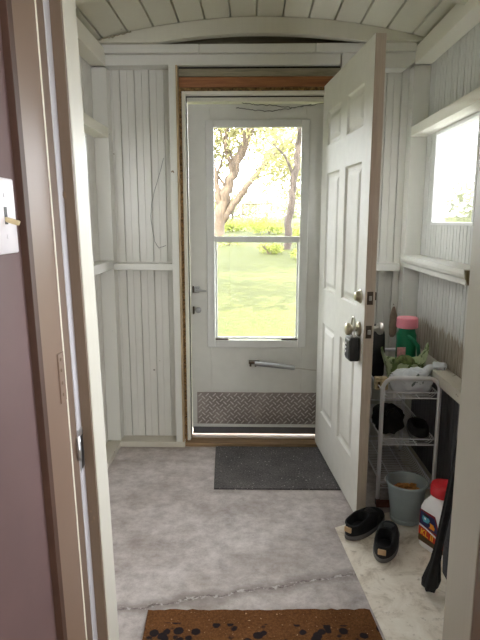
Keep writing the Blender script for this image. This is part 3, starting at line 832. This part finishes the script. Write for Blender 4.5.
# label on the face toward the viewer (local -y)
y = -HY
lab = MB().box(-.070, .070, y-.0006, y+.0004, .030, .170).build('label', M['lab_maroon'], jug, local=True)
lab['label'] = 'maroon printed label'
def lpoly(name, pts, dy, mat): return MB().prism(pts, 'y', y-dy, y-dy+.0004).build(name, M[mat], lab, local=True)
lpoly('white_corner', [(.012, .171), (.071, .171), (.071, .085), (.050, .085)], .0011, 'white_plastic')
lpoly('badge', [(-.066, .164), (.008, .160), (.036, .098), (-.066, .106)], .0013, 'lab_navy')
lpoly('red_band', [(-.070, .094), (.070, .082), (.070, .050), (-.070, .060)], .0012, 'lab_red')
lpoly('white_swoosh', [(-.070, .106), (-.03, .100), (.030, .086), (.052, .088), (.048, .080), (.02, .080), (-.035, .094), (-.070, .097)], .0016, 'white_plastic')
lpoly('brown_band', [(-.070, .058), (.070, .048), (.070, .032), (-.070, .032)], .0014, 'lab_brown')
def text(txt, size, x, z, dy, mat, name='lettering', rot=0, bold=.02):
    cu = bpy.data.curves.new('txt', 'FONT'); cu.body = txt; cu.size = size; cu.extrude = .0002; cu.offset = size*bold
    to = bpy.data.objects.new('txt', cu); C.objects.link(to)
    bpy.context.view_layer.update()
    me = bpy.data.meshes.new_from_object(to.evaluated_get(bpy.context.evaluated_depsgraph_get()))
    C.objects.unlink(to); bpy.data.objects.remove(to)
    me.transform(Matrix.Translation((x, y-dy, z)) @ Matrix.Rotation(rot, 4, 'Y') @ Matrix.Rotation(PI/2, 4, 'X'))
    me.materials.append(M[mat]); o = bpy.data.objects.new(name, me); C.objects.link(o); o.parent = lab; return o
lpoly('badge_mark', [(-.052, .150), (-.020, .149), (-.014, .138), (-.022, .124), (-.046, .122), (-.054, .134)], .0019, 'lab_teal')
lpoly('badge_mark', [(-.046, .160), (-.022, .158), (-.018, .147), (-.050, .149)], .0023, 'black')
lpoly('badge_mark', [(-.014, .132), (.006, .130), (.014, .118), (.010, .107), (-.018, .108), (-.010, .119)], .0019, 'lab_orange')
lpoly('badge_mark', [(-.044, .143), (-.034, .143), (-.034, .134), (-.044, .134)], .0023, 'white_plastic')
text('KL II A', .036, -.060, .063, .0020, 'lab_yellow', rot=.08)

# ------------------------------------------------------------------ folded umbrella and bag behind the right jamb
ub = thing('folded_umbrella', 'long black folded umbrella leaning behind the right jamb', 'umbrella', (.665, 1.83, .003))
a = Vector((.660, 1.818, .017)); b = Vector((.612, 1.42, 1.02))
def along(t): return a.lerp(b, t)
m = MB(); rings = []; ax = (b-a).normalized(); u = ax.orthogonal().normalized(); w_ = ax.cross(u)
for t, r in ((0, .016), (.012, .026), (.05, .029), (.09, .024), (.15, .016), (.24, .0125), (.5, .0125), (.8, .014), (.86, .008)):
    ring = []
    for k in range(24):
        th = 2*PI*k/24; rr = r*(1+.16*math.cos(6*th)*(1 if t > 0 else 0)); ring.append(along(t)+(u*math.cos(th)+w_*math.sin(th))*rr)
    rings.append(ring)
m.loft(rings, True, True, True); m.build('canopy_roll', M['black_cloth'], ub, smooth=50)
MB().tube([along(.86), along(.94)], .005, 8).build('shaft', M['dark_metal'], ub)
MB().tube([along(.93), along(1.0)], .011, 12).build('grip', M['black'], ub, smooth=40)
m = MB()
c0 = Vector((.802, 1.878, .003)); rings = []
for z, s, d in ((0, .75, .8), (.02, .98, 1), (.12, 1.05, 1.05), (.25, .95, .8), (.36, .8, .5), (.42, .72, .3)):
    ring = []
    for k in range(28):
        th = 2*PI*k/28; p = Vector((.07*s*math.copysign(abs(math.cos(th))**.6, math.cos(th)), .05*d*math.copysign(abs(math.sin(th))**.6, math.sin(th)), z))
        p += Vector((mnoise.noise(p*22)*.006, mnoise.noise(p*22+Vector((5, 0, 0)))*.006, 0)); ring.append(c0+p)
    rings.append(ring)
bg = thing('cloth_bag', 'charcoal cloth bag on the floor behind the right jamb', 'bag', tuple(c0))
m.loft(rings, True, True, True); m.build('bag_body', M['charcoal_cloth'], bg, smooth=60)
m = MB(); m.tube([c0+Vector((-.035, 0, .41)), c0+Vector((-.03, 0, .47)), c0+Vector((0, 0, .50)), c0+Vector((.03, 0, .47)), c0+Vector((.035, 0, .41))], .006, 8)
m.build('handle', M['black_cloth'], bg, smooth=60)

# ------------------------------------------------------------------ wire rack
RX0, RXW, RYF, RYB = .612, .876, 2.455, 3.03
rk = thing('wire_rack', 'white tubular wire shoe rack standing behind the open door', 'rack', ((RX0+RXW)/2, (RYF+RYB)/2, 0))
for yy in (RYF, RYB):
    R = .055; top = .632; m = MB()
    p = [(RX0, yy, .0), (RX0, yy, top-R)]+[(RX0+R-R*math.cos(t*PI/12), yy, top-R+R*math.sin(t*PI/12)) for t in range(1, 7)]
    p += [(RXW-R+R*math.sin(t*PI/12), yy, top-R+R*math.cos(t*PI/12)) for t in range(0, 7)]+[(RXW, yy, 0)]
    m.tube(p, .0098, 12); fr = m.build('end_frame', M['wire_white'], rk, smooth=40)
    for xx in (RX0, RXW):
        MB().tube([(xx, yy, 0), (xx, yy, .03)], .0115, 12).build('foot_cap', M['rubber_grey'], fr, smooth=40)
for z in (.535, .305, .085):
    m = MB(); x0, x1, y0, y1 = RX0+.004, RXW-.004, RYF, RYB
    for zz in (z, z+.028):
        for (p, q) in (((x0, y0, zz), (x1, y0, zz)), ((x0, y1, zz), (x1, y1, zz))): m.tube([p, q], .0032, 7)
    for xx in (x0+.004, x1-.004): m.tube([(xx, y0, z+.028), (xx, y1, z+.028)], .0032, 7)
    for xx in (x0+.085, x1-.085): m.tube([(xx, y0, z-.002), (xx, y1, z-.002)], .0026, 6)
    k = 1; ny = 28
    for k in range(1, ny):
        yy = y0+(y1-y0)*k/ny
        m.tube([(x0+.004, yy, z+.030), (x0+.010, yy, z+.012), (x0+.026, yy, z), (x1-.026, yy, z), (x1-.010, yy, z+.012), (x1-.004, yy, z+.030)], .0018, 5, cap=False)
    m.build('wire_shelf', M['wire_white'], rk, smooth=60)
SZ = .5372          # resting height on the top shelf

def blob(c, sx, sy, sz, amp, freq, seed, n=28, mm=16, flat=.35, power=.8):
    """a soft crumpled lump resting on z=c[2]"""
    rings = []
    for j in range(mm+1):
        v = j/mm; ph = -PI/2+PI*v; ring = []
        for k in range(n):
            th = 2*PI*k/n
            cx = math.copysign(abs(math.cos(th))**power, math.cos(th)); cy = math.copysign(abs(math.sin(th))**power, math.sin(th))
            rad = abs(math.cos(ph))**.7 + 1e-3
            p = Vector((sx*cx*rad, sy*cy*rad, sz*math.sin(ph)))
            q = Vector((p.x/sx, p.y/sy, p.z/sz))*freq+Vector((seed, seed*.7, 0))
            d = mnoise.noise(q)*amp+abs(mnoise.noise(q*2.3))*amp*.6
            p += Vector((p.x/sx, p.y/sy, p.z/sz))*d
            ring.append(p)
        rings.append(ring)
    zmin = min(p.z for r in rings for p in r)
    cut = zmin+flat*sz
    return [[Vector((c[0]+p.x, c[1]+p.y, c[2]+max(p.z, cut)-cut)) for p in r] for r in rings]

# green jug with pink cap
gj = thing('detergent_bottle', 'green plastic bottle with a pink cap on the rack top', 'bottle', (.818, 2.835, SZ))
gc = Vector((.818, 2.835, SZ))
rings = []
for z, hx, hy in ((0, .046, .040), (.008, .050, .046), (.12, .050, .046), (.19, .050, .044), (.225, .050, .040), (.24, .042, .038), (.262, .040, .038)):
    rings.append([Vector(p)+Vector((gc.x, gc.y, 0)) for p in rrect(hx, hy, min(hx, hy)*.8, SZ+z)])
m = MB(); m.loft(rings, True, True, True); m.build('bottle_body', M['green_plastic'], gj, smooth=40)
m = MB(); m.tube([gc+Vector((-.002, -.036, .222)), gc+Vector((.012, -.066, .212)), gc+Vector((.040, -.072, .18)), gc+Vector((.050, -.070, .12)), gc+Vector((.034, -.044, .085))], [.009, .010, .0105, .010, .009], 12)
m.build('handle', M['green_plastic'], gj, smooth=60)
m = MB(); m.lathe([(0, .316), (.050, .316), (.055, .311), (.056, .264), (.052, .262), (0, .262)], 36, c=tuple(gc)); m.build('cap', M['pink_plastic'], gj, smooth=40)
m = MB(); m.box(-.022, .022, -.0012, .0005, 0, .105, .0004, Matrix.Translation(gc+Vector((-.036, -.046, .06)))); m.build('label', M['label_pink'], gj)

# black upright pouch behind the door
m = MB(); c0 = Vector((.664, 2.87, SZ)); rings = []
for z, s in ((0, .9), (.012, 1), (.13, 1.02), (.225, .95), (.245, .86), (.250, .7)):
    rings.append([Vector(p)+Vector((c0.x, c0.y, 0)) for p in rrect(.040*s, .070*s, .022*s, SZ+z)])
bp = thing('black_case', 'upright black case on the rack top right behind the open door', 'case', tuple(c0))
m.loft(rings, True, True, True); m.build('case_body', M['black'], bp, smooth=40)
MB().tube([c0+Vector((0, -.03, .248)), c0+Vector((0, -.022, .268)), c0+Vector((0, .022, .268)), c0+Vector((0, .03, .248))], .004, 8).build('handle', M['black'], bp, smooth=60)

# tan speckled box
tb = thing('small_box', 'small speckled tan box on the rack top beside the white bag', 'box', (.638, 2.60, SZ))
MB().box(.606, .668, 2.572, 2.615, SZ, SZ+.060, .004).build('box_body', M['tan_box'], tb)
m = MB().box(.616, .628, 2.5705, 2.5725, SZ+.012, SZ+.042, .0006).box(.640, .652, 2.5705, 2.5725, SZ+.014, SZ+.040, .0006)
m.build('printed_mark', M['lab_brown'], tb)

# green printed plastic bag standing open
gb = thing('green_bag', 'open green printed plastic bag on the rack before the bottle', 'plastic bag', (.772, 2.690, SZ))
m = MB(); rings = []; n = 44
for j in range(9):
    u = j/8; ring = []
    for k in range(n):
        th = 2*PI*k/n; cx, cy = math.cos(th), math.sin(th)
        s = .70+.42*u
        p = Vector((.104*s*math.copysign(abs(cx)**.75, cx), .060*s*math.copysign(abs(cy)**.75, cy), 0))
        ear = (max(0, math.cos(th))**6)*.085+(max(0, -math.cos(th))**6)*.062-.012*abs(cy)
        z = u*(.130+ear)
        q = Vector((cx*2.2, cy*2.2, u*2.5)); d = mnoise.noise(q*1.6)*.012*(.3+u)
        ring.append(Vector((.772, 2.690, SZ))+Vector((p.x*(1+d*4), p.y*(1+d*4), z+mnoise.noise(q*3)*.010*u)))
    rings.append(ring)
m.loft(rings, True, True, False); o = m.build('bag_film', M['green_bag'], gb, smooth=70)
md = o.modifiers.new('thick', 'SOLIDIFY'); md.thickness = .0012
m = MB(); m.loft(blob((.772, 2.690, SZ+.004), .056, .034, .080, .012, 2.2, 9), True, True, True); m.build('bag_filling', M['leafy'], gb, smooth=70)

# white plastic bag
wb = thing('white_bag', 'crumpled white plastic bag lying on the near end of the rack', 'plastic bag', (.775, 2.552, SZ))
m = MB(); m.loft(blob((.770, 2.552, SZ), .098, .062, .060, .020, 1.9, 3, 44, 22), True, True, True); m.build('bag_film', M['white_bag'], wb, smooth=70)
m = MB(); m.loft(blob((.905, 2.565, .6485), .030, .035, .016, .010, 2.4, 6, 24, 12), True, True, True); m.build('bag_tail', M['white_bag'], wb, smooth=70)
m = MB(); m.tube([(.82, 2.56, .60), (.86, 2.565, .655), (.89, 2.565, .662)], [.035, .018, .010], 12); m.build('bag_neck', M['white_bag'], wb, smooth=70)

# black bag and black shoe on the middle shelf
MZ = .3072
bb = thing('black_bag', 'slumped black bag on the middle shelf of the rack', 'bag', (.69, 2.62, MZ))
m = MB(); m.loft(blob((.692, 2.64, MZ), .070, .085, .070, .018, 2.0, 12, 36, 18), True, True, True); m.build('bag_body', M['black_cloth'], bb, smooth=60)
m = MB(); m.tube([(.66, 2.56, MZ+.105), (.665, 2.545, MZ+.135), (.70, 2.55, MZ+.145), (.73, 2.56, MZ+.10)], .005, 8); m.build('handle', M['black'], bb, smooth=60)
shoe('low_shoe', 'black low shoe on the middle shelf beside the black bag', .225, (.812, 2.475, MZ), math.radians(-6), None, False)
m = MB(); m.box(.60, .72, 2.420, 2.440, .0, .032, .003)
tag(m.build('wood_offcut', M['red_wood']), 'dark reddish wood offcut on the floor at the rack foot', 'board')

# dusty cloth hanging on the far wall
rg = thing('hanging_rag', 'dusty tan cloth hanging on the far wall left of the green bottle', 'cloth', (.835, 3.19, .66))
m = MB(); rings = []
for z, hw, d in ((.855, .006, .006), (.84, .012, .010), (.80, .022, .014), (.74, .024, .016), (.69, .020, .012), (.672, .010, .006)):
    rings.append([(.835+.002*math.sin(z*90)+hw*math.cos(2*PI*k/16), 3.194-d+d*.7*math.sin(2*PI*k/16)-.0, z) for k in range(16)])
m.loft(rings, True, True, True); m.build('cloth_body', M['rag'], rg, smooth=60)
MB().tube([(.835, 3.199, .868), (.835, 3.184, .866)], .0025, 8).build('nail', M['dark_metal'], rg)

# ------------------------------------------------------------------ outdoors
def gz(x, y): return -.20+max(0, y-5)*.0345+.05*math.sin(x*.3)*max(0, min(1, (y-6)/10))
m = MB(); nx, ny = 50, 56
grid = [[m.bm.verts.new((-42+i*84/nx, 3.34+(j/ny)**1.4*60, 0)) for i in range(nx+1)] for j in range(ny+1)]
for row in grid:
    for v in row: v.co.z = gz(v.co.x, v.co.y)
for j in range(ny):
    for i in range(nx): m.bm.faces.new((grid[j][i], grid[j][i+1], grid[j+1][i+1], grid[j+1][i]))
for sx0, sx1 in ((-42, -1.0), (2.6, 42)): m.quad((sx0, -8, -.2), (sx1, -8, -.2), (sx1, 3.34, -.2), (sx0, 3.34, -.2))
m.quad((-1.0, 3.31, -.2), (2.6, 3.31, -.2), (2.6, 3.34, -.2), (-1.0, 3.34, -.2))
m.quad((-1.0, -8, -.2), (2.6, -8, -.2), (2.6, RY0-.12, -.2), (-1.0, RY0-.12, -.2))
tag(m.build('lawn', M['grass'], origin=(0, 0, 0)), 'sunlit green lawn outside the storm door', 'lawn', kind='structure')

def leaves(mb, c, r, n, size, squash=.75):
    for _ in range(n):
        d = Vector((random.gauss(0, 1), random.gauss(0, 1), random.gauss(0, 1))).normalized()*(random.random()**.45)
        p = Vector(c)+Vector((d.x*r, d.y*r, d.z*r*squash))
        u = Vector((random.uniform(-1, 1), random.uniform(-1, 1), random.uniform(-1, 1))).normalized(); w = u.orthogonal().normalized()
        s = size*random.uniform(.6, 1.4)
        mb.quad(p-u*s, p+w*s*.5, p+u*s, p-w*s*.5)
def limb(mb, pts, r0, r1, n=10, wig=.0):
    P = [Vector(p) for p in pts]; out = []
    for i in range(len(P)-1):
        for k in range(5):
            v = P[i].lerp(P[i+1], k/5); v += Vector((random.uniform(-wig, wig), random.uniform(-wig, wig), 0)); out.append(v)
    out.append(P[-1]); mm = len(out)
    mb.tube(out, [r0+(r1-r0)*i/(mm-1) for i in range(mm)], n)
def tree(name, label, base, limbs, crowns, leaf, group='trees on the lawn', bark='bark'):
    t = thing(name, label, 'tree', base, 0, group)
    m = MB()
    for pts, r0, r1 in limbs: limb(m, [Vector(base)+Vector(p) for p in pts], r0, r1, wig=r0*.25)
    m.build('trunk', M[bark], t, smooth=60)
    m = MB()
    for c, r, n, s in crowns: leaves(m, Vector(base)+Vector(c), r, n, s)
    m.build('foliage', M[leaf], t)
    return t
def px(u, Y): return (u-252)/545*Y
def pz(v, Y): return H-(v-221)/545*Y
# forked tree, left in the upper pane
Y = 26; bx = px(219, Y); bz = gz(bx, Y)
def R(u, v, dy=0): return (px(u, Y)-bx, dy, pz(v, Y)-bz)
tree('forked_tree', 'big forked tree with leaning trunks left in the upper door pane', (bx, Y, bz), [
    ([(0, 0, -.1), R(221, 215), R(228, 190), R(236, 168), R(246, 145), R(254, 122), R(262, 100)], .29, .13),
    ([R(222, 222), R(234, 205), R(250, 184), R(266, 165), R(282, 150), R(300, 138)], .19, .07),
    ([R(220, 210), R(217, 180), R(211, 150), R(206, 120)], .16, .06),
    ([R(233, 175), R(226, 150), R(230, 125)], .12, .05),
    ([R(246, 146), R(240, 130), R(222, 118)], .08, .03), ([R(266, 165), R(276, 145), R(290, 118)], .08, .03),
    ([R(228, 190), R(214, 172), R(204, 165)], .08, .03), ([R(240, 160), R(250, 140), R(268, 126)], .07, .025), ([R(250, 184), R(262, 178), R(282, 172)], .06, .02),
    ([R(217, 180), R(224, 160), R(226, 135)], .07, .025), ([R(236, 168), R(222, 140), R(214, 122)], .07, .025), ([R(282, 150), R(272, 136), R(268, 118)], .05, .02), ([R(211, 150), R(216, 135), R(228, 128)], .04, .02)],
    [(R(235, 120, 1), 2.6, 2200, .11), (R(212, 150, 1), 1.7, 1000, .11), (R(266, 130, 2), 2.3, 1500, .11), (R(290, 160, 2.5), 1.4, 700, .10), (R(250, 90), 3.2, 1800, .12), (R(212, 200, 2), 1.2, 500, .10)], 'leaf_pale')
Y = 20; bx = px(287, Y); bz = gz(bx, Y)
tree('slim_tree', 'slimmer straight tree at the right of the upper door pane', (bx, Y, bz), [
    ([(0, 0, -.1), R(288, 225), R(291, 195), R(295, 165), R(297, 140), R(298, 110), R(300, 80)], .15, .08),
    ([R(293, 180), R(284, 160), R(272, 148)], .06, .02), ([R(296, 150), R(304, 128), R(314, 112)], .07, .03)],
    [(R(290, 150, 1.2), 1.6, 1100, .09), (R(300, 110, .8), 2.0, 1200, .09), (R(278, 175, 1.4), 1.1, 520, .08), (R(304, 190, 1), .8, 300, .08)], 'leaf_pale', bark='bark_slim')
Y = 13; bx = -5.2; bz = gz(bx, Y)
tree('spreading_tree', 'tall spreading tree standing left of the door view', (-4.6, 13.0, gz(-4.6, 13.0)), [
    ([(0, 0, -.1), (.2, 0, 2.2), (1.2, .3, 4.2), (3.0, .6, 5.4), (5.5, .8, 5.9)], .26, .08), ([(.4, 0, 2.8), (-.6, .6, 4.6), (-1.2, 1.2, 6.4)], .16, .06), ([(1.2, .3, 4.2), (2.2, 1.8, 5.8), (3.2, 3.6, 6.4)], .12, .05), ([(.8, .2, 3.6), (2.2, -1.6, 5.2), (4.2, -6.0, 6.2)], .13, .05)],
    [((4.2, -6.6, 6.2), 1.8, 900, .12), ((6.6, -5.8, 6.4), 1.7, 800, .12), ((3.8, -2.6, 6.4), 1.9, 1000, .12), ((6.4, -1.6, 6.6), 1.7, 800, .12), ((3.4, .2, 6.6), 2.2, 1500, .13), ((5.8, .8, 6.8), 2.3, 1500, .13), ((4.6, 3.2, 7.0), 2.4, 1400, .13), ((0, 1, 6.8), 2.4, 1200, .14), ((7.6, 2.6, 7.2), 2.0, 1000, .13)], 'leaf')
Y = 9; bx = 7.2
tree('side_tree', 'pale leafy tree outside the right window', (bx, 17.5, gz(bx, 17.5)), [
    ([(0, 0, -.1), (.1, 0, 1.2), (.0, .1, 2.8), (.2, .2, 4.0)], .16, .05)],
    [((0, 0, .9), 1.2, 700, .10), ((-.6, .3, 1.8), .8, 300, .09), ((.5, -.2, 1.6), .9, 300, .09)], 'leaf_haze')
for k, (x, y) in enumerate(((-4.3, .1), (-4.4, 2.7), (-4.3, 5.3), (-4.7, 8.0), (-6.4, 10.2))):  # unseen hedge row, added to block low sky light from the left
    base = (x, y, -.2)
    tree('added_hedge_tree', ('added sky-blocking hedge tree outside the left windows, beside the house', 'added sky-blocking hedge tree outside the left windows, in the middle', 'added sky-blocking hedge tree beside the storm door corner of the porch', 'added sky-blocking hedge tree on the left of the near lawn', 'added sky-blocking hedge tree farthest along the left of the lawn')[k], base,
         [([(0, 0, -.1), (.1, 0, 1.0), (0, .1, 4.2)], .08, .03)], [((0, 0, .8), 1.15, 1500, .10), ((0, 0, 1.9), 1.2, 1800, .10), ((0, 0, 3.0), 1.2, 1800, .10), ((0, 0, 4.1), 1.1, 1500, .10), ((0, 0, 4.9), .8, 700, .10)], 'leaf_shrub', 'added hedge beside the porch')
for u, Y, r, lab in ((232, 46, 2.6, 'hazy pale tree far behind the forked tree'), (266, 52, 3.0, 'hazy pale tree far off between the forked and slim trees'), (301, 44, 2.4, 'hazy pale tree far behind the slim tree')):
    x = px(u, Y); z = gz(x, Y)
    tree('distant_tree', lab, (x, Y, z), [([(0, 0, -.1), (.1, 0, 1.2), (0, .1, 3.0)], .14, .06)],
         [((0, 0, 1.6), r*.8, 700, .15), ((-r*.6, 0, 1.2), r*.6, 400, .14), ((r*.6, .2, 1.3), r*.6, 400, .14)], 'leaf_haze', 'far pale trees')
# shrubs along the end of the lawn
for k, (u, v, Y, r, ny_, lab) in enumerate((
        (231, 228, 32, .72, 700, 'low leafy shrub beside the forked tree'),
        (249, 229, 34.5, .85, 800, 'low leafy shrub in the middle beyond the lawn'),
        (268, 230, 29.5, .70, 700, 'low leafy shrub left of the slim tree'),
        (299, 228, 24, .80, 800, 'low leafy shrub right of the slim tree'),
        (209, 226, 36, .75, 700, 'low leafy shrub at the left edge of the upper pane'),
        (270, 246, 18.2, .36, 400, 'small pale plant clump at the foot of the slim tree'),
        (228, 246, 22, .42, 260, 'small plant clump below the mid rail at left'),
        (303, 247, 16.6, .32, 260, 'small plant clump right of the slim tree foot'))):
    x = px(u, Y); z = gz(x, Y)
    sh = thing('shrub', lab, 'shrub', (x, Y, z), 0, 'shrubs beyond the lawn')
    m = MB()
    for q in range(4): leaves(m, (x+random.uniform(-1, 1)*r, Y+random.uniform(-.5, .5), z+r*.5), r*.8, ny_//4, .07 if r > .5 else .045, .65)
    m.build('foliage', M['leaf_shrub'], sh)
    m = MB()
    for q in range(4): m.tube([(x+random.uniform(-.3, .3)*r, Y, z-.05), (x+random.uniform(-.8, .8)*r, Y+.1, z+r*.8)], .015, 6)
    m.build('stem', M['bark'], sh)
# pale garden trellis far off
Y = 38
tr = thing('garden_trellis', 'pale thin frame trellis far beyond the shrubs', 'trellis', (px(256, Y), Y, gz(px(256, Y), Y)))
m = MB(); zb = gz(px(256, Y), Y)-.05
for u in (243, 256, 271): m.tube([(px(u, Y), Y, zb), (px(u, Y), Y, pz(205, Y))], .05, 8)
m.tube([(px(243, Y), Y, pz(205, Y)), (px(271, Y), Y, pz(204, Y))], .045, 8).tube([(px(243, Y), Y, pz(214, Y)), (px(271, Y), Y, pz(214, Y))], .03, 8)
m.build('frame', M['bark'], tr, smooth=60)

# ------------------------------------------------------------------ light
world = bpy.data.worlds.new('World'); bpy.context.scene.world = world; world.use_nodes = True
bgn = world.node_tree.nodes['Background']; bgn.inputs[0].default_value = (.935, .945, 1.0, 1); bgn.inputs[1].default_value = 6.0
def sun(rot, e, ang):
    l = bpy.data.lights.new('sun', 'SUN'); l.energy = e; l.angle = math.radians(ang); l.color = (1, .95, .85)
    o = bpy.data.objects.new('sun', l); C.objects.link(o); o.rotation_euler = rot; return o
s = sun((math.radians(32), 0, math.radians(4)), 10.0, .6)
d = Vector((.05, .55, -.83)).normalized(); s.rotation_euler = d.to_track_quat('-Z', 'Y').to_euler()
def portal(c, sx, sy, direction):
    l = bpy.data.lights.new('portal', 'AREA'); l.shape = 'RECTANGLE'; l.size = sx; l.size_y = sy
    l.cycles.is_portal = True
    o = bpy.data.objects.new('portal', l); C.objects.link(o); o.location = c
    o.rotation_euler = Vector(direction).to_track_quat('-Z', 'Y').to_euler()
for bx, sg in ((RX+.07, -1), (LX-.07, 1)):
    for y0, y1, z0, z1 in (WIN_R if sg < 0 else WIN_L):
        portal((bx, (y0+y1)/2, (z0+z1)/2), y1-y0, z1-z0, (sg, 0, 0))
portal((.03, 3.31, 1.26), .54, 1.28, (0, -1, 0))
portal((1.5, RY0-.12, 1.55), 1.2, 1.3, (0, 1, 0))
# unseen lamp added overhead to brighten the room around the viewer
l = bpy.data.lights.new('added_fill_lamp', 'AREA'); l.shape = 'DISK'; l.size = .35; l.energy = 5; l.color = (1, .92, .82)
o = bpy.data.objects.new('added_fill_lamp', l); C.objects.link(o); o.location = (.75, -.5, 2.47); o.rotation_euler = (0, 0, 0)

# ------------------------------------------------------------------ camera
cam = bpy.data.cameras.new('camera'); co = bpy.data.objects.new('camera', cam); C.objects.link(co)
cam.sensor_fit = 'AUTO'; cam.sensor_width = 36; cam.lens = 545/640*36; cam.clip_start = .02; cam.clip_end = 300
pitch = math.atan(99/545); yaw = math.atan(12/545*math.cos(pitch))
co.location = (0, 0, H); co.rotation_euler = (PI/2-pitch, 0, yaw)
sc = bpy.context.scene; sc.camera = co
sc.view_settings.view_transform = 'Standard'; sc.view_settings.look = 'None'
sc.view_settings.exposure = 2.05; sc.view_settings.gamma = 1; sc.view_settings.use_curve_mapping = False
sc.cycles.max_bounces = 14; sc.cycles.diffuse_bounces = 8; sc.cycles.transparent_max_bounces = 16
sc.cycles.sample_clamp_indirect = 8; sc.cycles.caustics_reflective = False; sc.cycles.caustics_refractive = False
